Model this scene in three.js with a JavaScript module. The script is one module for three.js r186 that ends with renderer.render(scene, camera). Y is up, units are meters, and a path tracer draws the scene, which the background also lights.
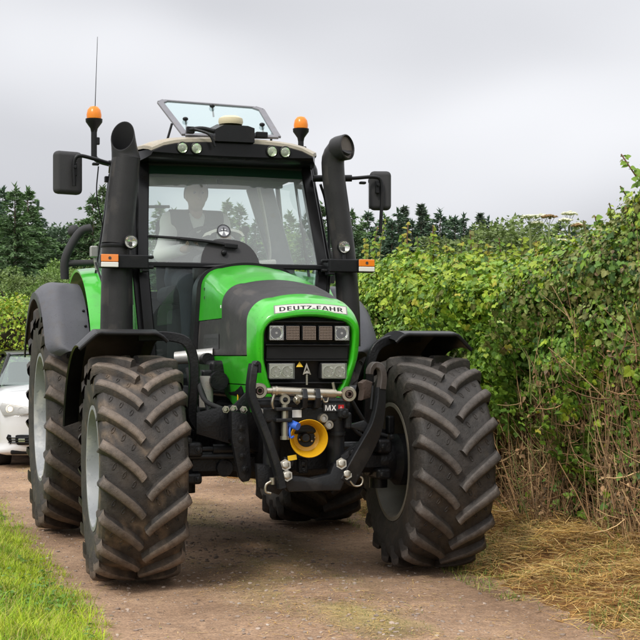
import * as THREE from 'three';
import { RoundedBoxGeometry } from 'three/addons/geometries/RoundedBoxGeometry.js';
import { mergeGeometries, toCreasedNormals } from 'three/addons/utils/BufferGeometryUtils.js';

// ------------------------------------------------------------------ camera, sky, sun, exposure
const scene = new THREE.Scene();
const camera = new THREE.PerspectiveCamera(25.22, 1, 0.1, 900);
camera.position.set(-2.412, 1.375, 8.857);
camera.lookAt(-2.412 + 100 * Math.sin(0.2911), 1.375, 8.857 - 100 * Math.cos(0.2911));
camera.setViewOffset(1024, 1024, 0, -58.6, 1024, 1024);   // a level lens shifted upwards
camera.updateProjectionMatrix();

const renderer = new THREE.WebGLRenderer({ antialias: true });
renderer.toneMapping = THREE.LinearToneMapping;
renderer.toneMappingExposure = 1.2;
renderer.shadowMap.enabled = true;
renderer.setSize(1024, 1024);

let seedState = 12345;
function reseed(s) { seedState = s >>> 0; }
function rnd() { seedState = (seedState + 0x6D2B79F5) | 0; let t = Math.imul(seedState ^ (seedState >>> 15), 1 | seedState); t = (t + Math.imul(t ^ (t >>> 7), 61 | t)) ^ t; return ((t ^ (t >>> 14)) >>> 0) / 4294967296; }
const rr = (a, b) => a + (b - a) * rnd();
function hash3(x, y, z) { let h = Math.imul(x | 0, 374761393) ^ Math.imul(y | 0, 668265263) ^ Math.imul(z | 0, 2147483647 - 1234567); h = Math.imul(h ^ (h >>> 13), 1274126177); h ^= h >>> 16; return (h >>> 0) / 4294967296; }
const sm = (t) => t * t * (3 - 2 * t);
const clamp = (v, a = 0, b = 1) => Math.min(b, Math.max(a, v));
const sstep = (a, b, v) => sm(clamp((v - a) / (b - a)));
const lerp = (a, b, t) => a + (b - a) * t;
function vnoise(x, y, z = 0) {
  const i = Math.floor(x), j = Math.floor(y), k = Math.floor(z), u = sm(x - i), v = sm(y - j), w = sm(z - k);
  const L = (dz) => lerp(lerp(hash3(i, j, k + dz), hash3(i + 1, j, k + dz), u), lerp(hash3(i, j + 1, k + dz), hash3(i + 1, j + 1, k + dz), u), v);
  return lerp(L(0), L(1), w);
}
function fbm(x, y, z = 0, o = 4) { let s = 0, a = 0.5, n = 0; for (let i = 0; i < o; i++) { s += a * vnoise(x, y, z); n += a; a *= 0.5; x = x * 2 + 7.3; y = y * 2 + 3.1; z = z * 2 + 1.7; } return s / n; }
function interp(tab, x) { if (x <= tab[0][0]) return tab[0][1]; for (let i = 1; i < tab.length; i++) if (x <= tab[i][0]) { const t = (x - tab[i - 1][0]) / (tab[i][0] - tab[i - 1][0]); return lerp(tab[i - 1][1], tab[i][1], t); } return tab[tab.length - 1][1]; }

{ // an overcast sky: one even grey sheet with soft clouds, thinner towards the right and overhead
  const W = 512, H = 256, data = new Float32Array(W * H * 4);
  for (let j = 0; j < H; j++) for (let i = 0; i < W; i++) {
    const el = ((j + 0.5) / H - 0.5) * Math.PI, az = ((i + 0.5) / W - 0.5) * 2 * Math.PI;   // row 0 is straight down
    const dx = Math.cos(el) * Math.cos(az), dy = Math.sin(el), dz = Math.cos(el) * Math.sin(az);
    const n = fbm(dx * 2.6 + 20, dy * 6 + 11, dz * 2.6 + 5, 5), m = fbm(dx * 6 + 3, dy * 16 + 40, dz * 6 + 9, 4);
    const thin = fbm(dx * 2.4 + 31, dy * 7 + 2, dz * 2.4 + 17, 4);
    let L = 0.575 + 0.34 * (n - 0.5) + 0.13 * (m - 0.5) + 0.20 * (sstep(0.36, 0.64, thin) - 0.35) + 0.62 * sstep(0.22, 0.8, dy) + 0.05 * sstep(0.08, 0.25, dy);
    // the cloud is thinner towards the sun's side, front right of the viewer's back
    const s = clamp(dx * SUN_DIR()[0] + dy * SUN_DIR()[1] + dz * SUN_DIR()[2]); L += 0.6 * Math.pow(s, 3);
    L += 0.11 * sstep(0.12, 0.45, dx) * sstep(0.05, 0.16, dy);
    const k = (j * W + i) * 4, tint = clamp(L, 0, 1);
    if (dy < -0.02) L = 0.25;
    data[k] = L * lerp(0.94, 0.99, tint); data[k + 1] = L * lerp(0.965, 1.0, tint); data[k + 2] = L * lerp(1.07, 1.025, tint); data[k + 3] = 1;
  }
  const t = new THREE.DataTexture(data, W, H, THREE.RGBAFormat, THREE.FloatType);
  t.mapping = THREE.EquirectangularReflectionMapping; t.magFilter = THREE.LinearFilter; t.minFilter = THREE.LinearFilter; t.needsUpdate = true;
  scene.background = t; scene.environment = t;
}
function SUN_DIR() { const v = [-0.50, 0.74, 0.45]; const l = Math.hypot(...v); return v.map((q) => q / l); }
const sun = new THREE.DirectionalLight(new THREE.Color(1.0, 0.95, 0.86), 1.5);
{ const d = SUN_DIR(); sun.position.set(d[0] * 40, d[1] * 40, d[2] * 40 - 2); sun.target.position.set(0, 0, -2); }
sun.castShadow = true; sun.shadow.radius = 24; sun.shadow.mapSize.set(2048, 2048);
Object.assign(sun.shadow.camera, { left: -14, right: 14, top: 14, bottom: -14, near: 1, far: 90 });
scene.add(sun, sun.target);

// ------------------------------------------------------------------ helpers
const V = (x, y, z) => new THREE.Vector3(x, y, z);
const names = {};
function numbered(n) { const k = names[n] = (names[n] ?? -1) + 1; return k ? n + '_' + String(k).padStart(3, '0') : n; }
function tag(o, label, category, group, kind) { Object.assign(o.userData, label ? { label } : {}, category ? { category } : {}, group ? { group } : {}, kind ? { kind } : {}); return o; }
let ORG = V(0, 0, 0);                                      // geometry is written in scene coordinates; a thing's group stands at its base
function base(name, x, y, z) { const g = new THREE.Group(); g.name = numbered(name); g.position.set(x, y, z); scene.add(g); ORG = V(x, y, z); return g; }
function planarUV(g) {                                     // uv in metres, by the way each triangle faces
  const q = g.index ? g.toNonIndexed() : g, p = q.attributes.position, uv = new Float32Array(p.count * 2);
  const a = V(), b = V(), c = V(), n = V();
  for (let i = 0; i < p.count; i += 3) {
    a.fromBufferAttribute(p, i); b.fromBufferAttribute(p, i + 1); c.fromBufferAttribute(p, i + 2);
    n.copy(b).sub(a).cross(c.clone().sub(a)); const x = Math.abs(n.x), y = Math.abs(n.y), z = Math.abs(n.z);
    [a, b, c].forEach((v, k) => { const o = (i + k) * 2; if (x >= y && x >= z) { uv[o] = v.z; uv[o + 1] = v.y; } else if (y >= z) { uv[o] = v.x; uv[o + 1] = v.z; } else { uv[o] = v.x; uv[o + 1] = v.y; } });
  }
  q.setAttribute('uv', new THREE.BufferAttribute(uv, 2)); return q;
}
function joined(geos, keepUV) {
  geos = (Array.isArray(geos) ? geos : [geos]).flat(3).map((g) => {
    let q = g.index ? g.toNonIndexed() : g; if (!keepUV) q = planarUV(q);
    const out = new THREE.BufferGeometry();
    if (!q.attributes.normal) q.computeVertexNormals();
    for (const k of ['position', 'normal', 'uv', 'color']) if (q.attributes[k]) out.setAttribute(k, q.attributes[k]);
    return out;
  });
  return geos.length > 1 ? mergeGeometries(geos) : geos[0];
}
function part(name, geos, mat, parent, keepUV) {
  let g = joined(geos, keepUV); if (parent && parent !== scene) { g = g.clone(); g.translate(-ORG.x, -ORG.y, -ORG.z); }
  const m = new THREE.Mesh(g, mat); m.name = parent && parent !== scene ? name : numbered(name); m.castShadow = m.receiveShadow = true; (parent || scene).add(m); return m;
}
const each = (name, geos, m, parent) => geos.map((g) => part(name, g, m, parent));          // alike pieces, each a mesh of its own
const creased = (g, a = 0.6) => toCreasedNormals(g, a);
function box(w, h, d, x, y, z, o = {}) {
  const g = new RoundedBoxGeometry(w, h, d, 2, Math.min(o.r ?? 0.008, w * 0.45, h * 0.45, d * 0.45));
  if (o.rx) g.rotateX(o.rx); if (o.ry) g.rotateY(o.ry); if (o.rz) g.rotateZ(o.rz); g.translate(x, y, z); return g;
}
function tube(pts, r, seg = 0, rad = 10, straight) {
  const v = pts.map((p) => V(...p)); let c;
  if (straight) { c = new THREE.CurvePath(); for (let i = 1; i < v.length; i++) c.add(new THREE.LineCurve3(v[i - 1], v[i])); } else c = new THREE.CatmullRomCurve3(v, false, 'centripetal');
  const n = seg || Math.max(2, (v.length - 1) * 8), g = [new THREE.TubeGeometry(c, n, r, rad)];
  for (const [p, q] of [[v[0], v[1]], [v[v.length - 1], v[v.length - 2]]]) { const cap = new THREE.CircleGeometry(r, rad); cap.lookAt(p.clone().sub(q)); cap.translate(p.x, p.y, p.z); g.push(cap); }
  return joined(g);
}
function rod(a, b, r, r2 = r, n = 14) {                     // a closed cylinder or cone between two points
  const A = V(...a), B = V(...b), d = B.clone().sub(A), g = new THREE.CylinderGeometry(r2, r, d.length(), n);
  g.applyQuaternion(new THREE.Quaternion().setFromUnitVectors(V(0, 1, 0), d.clone().normalize())); g.translate((A.x + B.x) / 2, (A.y + B.y) / 2, (A.z + B.z) / 2); return g;
}
function lathe(profile, c, axis = [0, 1, 0], n = 32) {     // profile: [radius, height along the axis]
  const g = creased(new THREE.LatheGeometry(profile.map((p) => new THREE.Vector2(Math.max(p[0], 1e-4), p[1])), n), 0.7);
  g.applyQuaternion(new THREE.Quaternion().setFromUnitVectors(V(0, 1, 0), V(...axis).normalize())); g.translate(...c); return g;
}
function ball(r, x, y, z, sx = 1, sy = 1, sz = 1, n = 14) { const g = new THREE.SphereGeometry(r, n, Math.ceil(n * 0.7)); g.scale(sx, sy, sz); g.translate(x, y, z); return g; }
function plate(pts, t, o = [0, 0, 0], ex = [1, 0, 0], ey = [0, 1, 0], bev = 0.006, holes = []) {
  const s = new THREE.Shape(pts.map((p) => new THREE.Vector2(...p)));
  for (const [hx, hy, hr] of holes) { const h = new THREE.Path(); h.absarc(hx, hy, hr, 0, Math.PI * 2, true); s.holes.push(h); }
  let g = new THREE.ExtrudeGeometry(s, { depth: Math.max(t - 2 * bev, 0.001), bevelEnabled: bev > 0, bevelThickness: bev, bevelSize: bev, bevelOffset: -bev, bevelSegments: 2, curveSegments: 10 });
  g.translate(0, 0, -(t - 2 * bev) / 2);
  const X = V(...ex).normalize(), Y = V(...ey).normalize(), Z = X.clone().cross(Y);
  g.applyMatrix4(new THREE.Matrix4().makeBasis(X, Y, Z).setPosition(...o)); return creased(g, 0.5);
}
function slab(fn, ni, nj, thick) {                          // a sheet of real thickness through fn(u, v), u and v from 0 to 1
  const P = [], N = [], e = 1e-3;
  for (let i = 0; i <= ni; i++) for (let j = 0; j <= nj; j++) {
    const u = i / ni, v = j / nj, p = fn(u, v);
    const du = fn(Math.min(u + e, 1), v).sub(fn(Math.max(u - e, 0), v)), dv = fn(u, Math.min(v + e, 1)).sub(fn(u, Math.max(v - e, 0)));
    P.push(p); N.push(du.cross(dv).normalize());
  }
  const pos = [], id = (i, j) => i * (nj + 1) + j, out = (k) => P[k], inn = (k) => P[k].clone().addScaledVector(N[k], -thick);
  const tri = (a, b, c) => { for (const v of [a, b, c]) pos.push(v.x, v.y, v.z); };
  const quad = (a, b, c, d) => { tri(a, b, c); tri(a, c, d); };
  for (let i = 0; i < ni; i++) for (let j = 0; j < nj; j++) {
    const a = id(i, j), b = id(i + 1, j), c = id(i + 1, j + 1), d = id(i, j + 1);
    quad(out(a), out(b), out(c), out(d)); quad(inn(a), inn(d), inn(c), inn(b));
  }
  for (let i = 0; i < ni; i++) { let a = id(i, 0), b = id(i + 1, 0); quad(out(b), out(a), inn(a), inn(b)); a = id(i, nj); b = id(i + 1, nj); quad(out(a), out(b), inn(b), inn(a)); }
  for (let j = 0; j < nj; j++) { let a = id(0, j), b = id(0, j + 1); quad(out(a), out(b), inn(b), inn(a)); a = id(ni, j); b = id(ni, j + 1); quad(out(b), out(a), inn(a), inn(b)); }
  const g = new THREE.BufferGeometry(); g.setAttribute('position', new THREE.Float32BufferAttribute(pos, 3)); return creased(g, 0.6);
}
function loft(rings, caps = true, crease = 0.6) {           // rings of equally many points, closed
  const pos = [], n = rings[0].length, put = (...v) => v.forEach((q) => pos.push(q.x, q.y, q.z));
  for (let i = 0; i + 1 < rings.length; i++) for (let j = 0; j < n; j++) { const k = (j + 1) % n, a = rings[i][j], b = rings[i][k], c = rings[i + 1][k], d = rings[i + 1][j]; put(a, b, c, a, c, d); }
  if (caps) for (const [r, f] of [[rings[0], 1], [rings[rings.length - 1], 0]]) {
    const c = r.reduce((s, v) => s.add(v), V()).multiplyScalar(1 / n);
    for (let j = 0; j < n; j++) { const k = (j + 1) % n; if (f) put(c, r[k], r[j]); else put(c, r[j], r[k]); }
  }
  const g = new THREE.BufferGeometry(); g.setAttribute('position', new THREE.Float32BufferAttribute(pos, 3)); return creased(g, crease);
}
function sweep(pts, widths, thick, nrm) {                   // a flat bar with chamfered edges along points; nrm is the direction of its thickness
  const N = V(...nrm).normalize(), v = pts.map((p) => V(...p)), rings = [];
  v.forEach((p, i) => {
    const T = (v[Math.min(i + 1, v.length - 1)]).clone().sub(v[Math.max(i - 1, 0)]).normalize(), S = T.clone().cross(N).normalize();
    const w = (Array.isArray(widths) ? widths[i] : widths) / 2, t = thick / 2, c = Math.min(w, t) * 0.25;
    rings.push([[w, t - c], [w - c, t], [-w + c, t], [-w, t - c], [-w, -t + c], [-w + c, -t], [w - c, -t], [w, -t + c]].map(([a, b]) => p.clone().addScaledVector(S, a).addScaledVector(N, b)));
  });
  return loft(rings, true, 0.5);
}
function smoothPts(pts, n) { const c = new THREE.CatmullRomCurve3(pts.map((p) => V(...p)), false, 'centripetal'); return c.getPoints(n).map((p) => [p.x, p.y, p.z]); }
function bolt(x, y, z, r = 0.014, axis = [0, 0, 1], h = 0.014) { return lathe([[0, h], [r * 0.75, h], [r, h * 0.8], [r, 0.003], [r * 1.5, 0.003], [r * 1.5, 0]], [x, y, z], axis, 6); }

// ------------------------------------------------------------------ textures and materials
function tnoise(u, v, f, s) { const x = u * f, y = v * f, i = Math.floor(x), j = Math.floor(y), a = sm(x - i), b = sm(y - j), h = (p, q) => hash3(((p % f) + f) % f, ((q % f) + f) % f, s); return lerp(lerp(h(i, j), h(i + 1, j), a), lerp(h(i, j + 1), h(i + 1, j + 1), a), b); }
function tfbm(u, v, f, s, o = 4) { let r = 0, a = 0.5, n = 0; for (let k = 0; k < o; k++) { r += a * tnoise(u, v, f, s + k); n += a; a *= 0.55; f *= 2; } return r / n; }
function tex(size, fn, repeat, srgb) {
  const d = new Uint8Array(size * size * 4);
  for (let j = 0; j < size; j++) for (let i = 0; i < size; i++) { const c = fn(i / size, j / size), k = (j * size + i) * 4; for (let q = 0; q < 3; q++) d[k + q] = clamp(Array.isArray(c) ? c[q] : c) * 255; d[k + 3] = 255; }
  const t = new THREE.DataTexture(d, size, size, THREE.RGBAFormat); t.wrapS = t.wrapT = THREE.RepeatWrapping; t.magFilter = THREE.LinearFilter; t.minFilter = THREE.LinearMipmapLinearFilter; t.generateMipmaps = true; t.repeat.set(repeat, repeat); if (srgb) t.colorSpace = THREE.SRGBColorSpace; t.needsUpdate = true; return t;
}
const dustMap = tex(512, (u, v) => { const a = tfbm(u, v, 6, 1, 5), b = tnoise(u, v, 128, 9); const s = 0.84 + 0.16 * a - 0.10 * (b > 0.86 ? 1 : 0); const w = sstep(0.55, 0.8, tfbm(u, v, 10, 40, 4)); return [s * lerp(1, 1.0, w), s * lerp(0.99, 0.955, w), s * lerp(0.98, 0.90, w)]; }, 1.3, true);
const scuffMap = tex(512, (u, v) => { const a = tfbm(u, v, 5, 141, 5), w = sstep(0.50, 0.72, tfbm(u, v, 7, 151, 5)), sc = tnoise(u, v * 0.99, 90, 161); const k = 0.72 + 0.2 * a - (sc > 0.9 ? 0.08 : 0); return [k * lerp(0.92, 1.15, w), k * lerp(0.92, 1.12, w), k * lerp(0.92, 1.08, w)]; }, 1.1, true);
const roughMap = tex(256, (u, v) => 0.65 + 0.35 * tfbm(u, v, 8, 77, 5), 2.1);
const grainBump = tex(256, (u, v) => tfbm(u, v, 64, 5, 2), 6);
const castBump = tex(256, (u, v) => tfbm(u, v, 32, 15, 3), 3);
const mat = (r, g, b, rough, o = {}) => new THREE.MeshStandardMaterial({ color: new THREE.Color().setRGB(r, g, b), roughness: rough, ...o });
const dull = (r, g, b, rough, o = {}) => new THREE.MeshPhysicalMaterial({ color: new THREE.Color().setRGB(r, g, b), roughness: rough, specularIntensity: 0.45, ...o });
const M = {
  green: new THREE.MeshPhysicalMaterial({ color: new THREE.Color().setRGB(0.040, 0.56, 0.014), roughness: 0.42, clearcoat: 0.7, clearcoatRoughness: 0.12, map: dustMap, roughnessMap: roughMap }),
  hoodGrey: dull(0.078, 0.075, 0.076, 0.58, { map: scuffMap, roughnessMap: roughMap, bumpMap: grainBump, bumpScale: 0.0006 }),
  fenderGrey: mat(0.085, 0.087, 0.105, 0.55, { map: dustMap, bumpMap: grainBump, bumpScale: 0.0006 }),
  black: dull(0.018, 0.018, 0.020, 0.45, { map: scuffMap, roughnessMap: roughMap, bumpMap: grainBump, bumpScale: 0.0005 }),
  blackGloss: dull(0.011, 0.011, 0.012, 0.28, { map: dustMap, roughnessMap: roughMap }),
  pipe: dull(0.048, 0.046, 0.047, 0.48, { map: scuffMap, roughnessMap: roughMap, bumpMap: grainBump, bumpScale: 0.0007 }),
  chassis: dull(0.017, 0.017, 0.019, 0.45, { map: scuffMap, roughnessMap: roughMap, bumpMap: castBump, bumpScale: 0.0015 }),
  link: dull(0.027, 0.028, 0.031, 0.38, { map: scuffMap, roughnessMap: roughMap, bumpMap: castBump, bumpScale: 0.0008 }),
  rusty: mat(0.075, 0.05, 0.04, 0.75, { map: dustMap, bumpMap: castBump, bumpScale: 0.002 }),
  silver: mat(0.50, 0.47, 0.40, 0.38, { metalness: 0.85, map: dustMap, roughnessMap: roughMap }),
  steelGrey: mat(0.45, 0.45, 0.44, 0.45, { metalness: 0.5, map: dustMap }),
  rimDustShade: mat(0.27, 0.245, 0.20, 0.7, { map: scuffMap, roughnessMap: roughMap }),  // beige dust, darkened further for the shadow of axle and hub
  rim: mat(0.50, 0.52, 0.54, 0.55, { metalness: 0.1, map: scuffMap, roughnessMap: roughMap }),
  yellow: mat(0.72, 0.40, 0.01, 0.5, { map: dustMap, roughnessMap: roughMap }),
  cream: mat(0.44, 0.40, 0.32, 0.6, { map: dustMap, roughnessMap: roughMap }),
  headliner: mat(0.02, 0.035, 0.026, 0.8),
  sunBand: mat(0.010, 0.030, 0.018, 0.12),
  trim: dull(0.045, 0.044, 0.046, 0.65, { bumpMap: grainBump, bumpScale: 0.0008 }),
  lightTrim: mat(0.30, 0.30, 0.33, 0.7, { map: dustMap }),
  whiteTrim: mat(0.62, 0.60, 0.55, 0.6, { map: dustMap }),
  seat: dull(0.022, 0.022, 0.025, 0.9),
  rubber: dull(0.025, 0.025, 0.026, 0.8),
  orange: new THREE.MeshPhysicalMaterial({ color: new THREE.Color().setRGB(0.85, 0.22, 0.01), roughness: 0.18, clearcoat: 1, clearcoatRoughness: 0.05 }),
  amber: new THREE.MeshPhysicalMaterial({ color: new THREE.Color().setRGB(0.90, 0.26, 0.0), roughness: 0.25, transmission: 0.2, thickness: 0 }),
  whiteLens: new THREE.MeshPhysicalMaterial({ color: new THREE.Color().setRGB(0.75, 0.72, 0.66), roughness: 0.2, clearcoat: 1 }),
  reflector: mat(0.72, 0.71, 0.66, 0.16, { metalness: 1 }),
  lampBack: mat(0.34, 0.33, 0.29, 0.3, { metalness: 0.75 }),
  lens: new THREE.MeshPhysicalMaterial({ color: 0xffffff, roughness: 0.03, transmission: 0.96, thickness: 0 }),
  glass: new THREE.MeshPhysicalMaterial({ color: new THREE.Color().setRGB(0.88, 0.96, 0.95), roughness: 0.0, transmission: 0.92, thickness: 0, ior: 1.5, side: THREE.DoubleSide }),
  clearGlass: new THREE.MeshPhysicalMaterial({ color: new THREE.Color().setRGB(0.72, 0.86, 0.82), roughness: 0.0, transmission: 0.97, thickness: 0, ior: 1.5, side: THREE.DoubleSide }),
  screenGlass: new THREE.MeshPhysicalMaterial({ color: new THREE.Color().setRGB(0.90, 0.96, 0.95), roughness: 0.0, transmission: 0.85, thickness: 0, ior: 1.6, side: THREE.DoubleSide }),
  hatchGlass: new THREE.MeshPhysicalMaterial({ color: new THREE.Color().setRGB(0.66, 0.82, 0.82), roughness: 0.0, transmission: 0.90, thickness: 0, ior: 1.5, side: THREE.DoubleSide }),
  meshGrille: mat(0.17, 0.14, 0.12, 0.7, { bumpMap: tex(128, (u, v) => (Math.abs(Math.sin(u * Math.PI * 16)) > 0.45 && Math.abs(Math.sin(v * Math.PI * 16)) > 0.45) ? 0 : 1, 16), bumpScale: 0.004 }),
  blue: mat(0.03, 0.12, 0.55, 0.5),
  red: mat(0.6, 0.03, 0.03, 0.5),
  white: mat(0.75, 0.75, 0.73, 0.6),
  warnYellow: mat(0.8, 0.5, 0.02, 0.5),
};
function printTex(w, h, draw) { const c = document.createElement('canvas'); c.width = w; c.height = h; draw(c.getContext('2d'), w, h); const t = new THREE.CanvasTexture(c); t.colorSpace = THREE.SRGBColorSpace; t.magFilter = THREE.LinearFilter; return t; }
const TREES = [["spruce", 0, 3.51, -81.23, 12.46, "dark conifer cut by the left edge of the picture, behind the white car"],
  ["fir", 0, 4.53, -76.75, 11.55, "tallest green conifer beside the left edge, rising over the white car"],
  ["fir", 1, 5.63, -80.6, 11.84, "green conifer with a twin tip just right of the tallest conifer on the left"],
  ["spruce", 1, 4.68, -88.19, 12.67, "dark green conifer behind the tallest conifer on the left"],
  ["spruce", 2, 7.2, -90.57, 11.99, "slim dark conifer sloping down towards the round pine on the left"],
  ["pine", 0, 7.54, -84.2, 9.94, "small round headed pine under the left wing mirror"],
  ["ash", 0, 5.25, -68.19, 6.28, "light green bushy tree at the foot of the left conifers"],
  ["ash", 1, 6.72, -71.92, 6.54, "mid green leafy tree below the round headed pine"],
  ["oak", 0, 9.45, -87.81, 10.23, "dark leafy tree between the round pine and the exhaust"],
  ["fir", 2, 9.73, -81.46, 11.64, "pointed conifer beside the left side of the cab under the beacon"],
  ["larch", 0, 11.18, -87.29, 12.92, "pale loose conifer behind the exhaust stack"],
  ["oak", 1, 3.95, -66.49, 5.74, "leafy green tree low behind the yellow green hedge on the left"],
  ["ash", 0, 8.3, -75.62, 7.14, "leafy tree half hidden by the rear mudguard handle"],
  ["spruce", 0, 9.32, -96.2, 9.66, "small dark conifer behind the round headed pine"],
  ["spruce", 0, 13.02, -90.91, 11.51, "dark conifer hidden behind the exhaust stack"],
  ["fir", 1, 15.4, -97.51, 12.44, "conifer seen at the left edge of the windscreen"],
  ["larch", 2, 18.09, -104.01, 13.63, "tall pale conifer seen through the windscreen left of the driver"],
  ["fir", 3, 17.08, -92.83, 12.03, "green conifer seen through the windscreen beside the driver"],
  ["spruce", 4, 19.28, -99.47, 11.97, "conifer behind the head of the driver"],
  ["fir", 5, 22.23, -105.9, 12.4, "low conifer behind the shoulder of the driver"],
  ["larch", 6, 21.41, -94.66, 13.0, "tall conifer seen through the windscreen right of the driver"],
  ["fir", 7, 23.96, -101.2, 13.53, "narrow conifer seen through the glass just right of the tall one beside the driver"],
  ["spruce", 8, 22.49, -90.16, 11.21, "dark conifer seen through the middle right of the windscreen"],
  ["ash", 9, 25.22, -96.65, 11.57, "leafy tree seen through the cab behind the pale inner pillar"],
  ["fir", 10, 28.55, -102.96, 13.2, "conifer seen through the right side of the windscreen"],
  ["spruce", 11, 26.67, -92.04, 11.79, "dark conifer seen at the right edge of the windscreen"],
  ["fir", 12, 29.88, -98.39, 13.5, "conifer seen between the cab and the air intake pipe"],
  ["spruce", 13, 27.79, -87.53, 12.1, "conifer beside the air intake pipe on the right of the cab"],
  ["fir", 14, 30.9, -93.91, 12.54, "conifer just right of the air intake pipe"],
  ["fir", 0, 44.86, -133.57, 15.79, "first far conifer right of the air intake pipe, above the hedge", "far conifers above the hedge"],
  ["spruce", 1, 49.61, -145.72, 17.95, "second far conifer right of the air intake pipe, above the hedge", "far conifers above the hedge"],
  ["spruce", 2, 54.7, -157.76, 17.78, "third far conifer right of the air intake pipe, above the hedge", "far conifers above the hedge"],
  ["fir", 3, 59.94, -169.76, 20.31, "fourth far conifer right of the air intake pipe, above the hedge", "far conifers above the hedge"],
  ["spruce", 4, 51.9, -143.99, 16.94, "fifth far conifer right of the air intake pipe, above the hedge", "far conifers above the hedge"],
  ["spruce", 5, 56.96, -156.04, 19.4, "sixth far conifer right of the air intake pipe, above the hedge", "far conifers above the hedge"],
  ["thin", 6, 62.12, -168.06, 21.39, "seventh far conifer right of the air intake pipe, above the hedge", "far conifers above the hedge"],
  ["spruce", 7, 53.72, -142.4, 16.84, "eighth far conifer right of the air intake pipe, above the hedge", "far conifers above the hedge"],
  ["thin", 8, 59.3, -154.29, 20.15, "ninth far conifer right of the air intake pipe, above the hedge", "far conifers above the hedge"],
  ["fir", 9, 64.29, -166.37, 20.76, "tenth far conifer right of the air intake pipe, above the hedge", "far conifers above the hedge"],
  ["spruce", 10, 55.41, -140.85, 16.41, "eleventh far conifer right of the air intake pipe, above the hedge", "far conifers above the hedge"],
  ["spruce", 11, 61.15, -152.7, 19.2, "twelfth far conifer right of the air intake pipe, above the hedge", "far conifers above the hedge"],
  ["fir", 12, 67.17, -164.46, 19.49, "thirteenth far conifer right of the air intake pipe, above the hedge", "far conifers above the hedge"],
  ["spruce", 13, 57.6, -139.15, 16.99, "fourteenth far conifer right of the air intake pipe, above the hedge", "far conifers above the hedge"],
  ["spruce", 14, 63.55, -150.94, 18.49, "fifteenth far conifer right of the air intake pipe, above the hedge", "far conifers above the hedge"],
  ["fir", 15, 69.65, -162.68, 18.62, "sixteenth far conifer right of the air intake pipe, above the hedge", "far conifers above the hedge"],
  ["thin", 16, 59.87, -137.42, 17.44, "seventeenth far conifer right of the air intake pipe, above the hedge", "far conifers above the hedge"],
  ["spruce", 17, 65.91, -149.18, 18.04, "eighteenth far conifer right of the air intake pipe, above the hedge", "far conifers above the hedge"],
  ["fir", 18, 72.34, -160.83, 18.91, "nineteenth far conifer right of the air intake pipe, above the hedge", "far conifers above the hedge"],
  ["oak", 497, 46.26, -101.83, 12.17, "first rounded olive tree from the left ending the far tree line", "rounded trees in the far tree line"],
  ["oak", 508, 47.14, -101.57, 12.76, "second rounded olive tree from the left ending the far tree line", "rounded trees in the far tree line"],
  ["oak", 516, 47.78, -101.37, 12.59, "third rounded olive tree from the left ending the far tree line", "rounded trees in the far tree line"],
  ["oak", 527, 48.67, -101.11, 12.17, "fourth rounded olive tree from the left ending the far tree line", "rounded trees in the far tree line"],
  ["spruce", 538, 71.21, -146.55, 17.23, "first far conifer from the left behind flowers and tall hedge end", "far conifers behind the tall hedge end"],
  ["spruce", 549, 72.46, -146.18, 16.75, "second far conifer from the left behind flowers and tall hedge end", "far conifers behind the tall hedge end"],
  ["spruce", 560, 73.71, -145.8, 17.46, "third far conifer from the left behind flowers and tall hedge end", "far conifers behind the tall hedge end"],
  ["spruce", 572, 75.08, -145.39, 16.75, "fourth far conifer from the left behind flowers and tall hedge end", "far conifers behind the tall hedge end"],
  ["spruce", 585, 76.56, -144.95, 17.23, "fifth far conifer from the left behind flowers and tall hedge end", "far conifers behind the tall hedge end"],
  ["spruce", 600, 78.27, -144.44, 16.75, "sixth far conifer from the left behind flowers and tall hedge end", "far conifers behind the tall hedge end"],
  ["spruce", 618, 80.32, -143.82, 17.23, "seventh far conifer from the left behind flowers and tall hedge end", "far conifers behind the tall hedge end"],
  ["spruce", 636, 82.37, -143.21, 16.99, "eighth far conifer from the left behind flowers and tall hedge end", "far conifers behind the tall hedge end"]];
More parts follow.
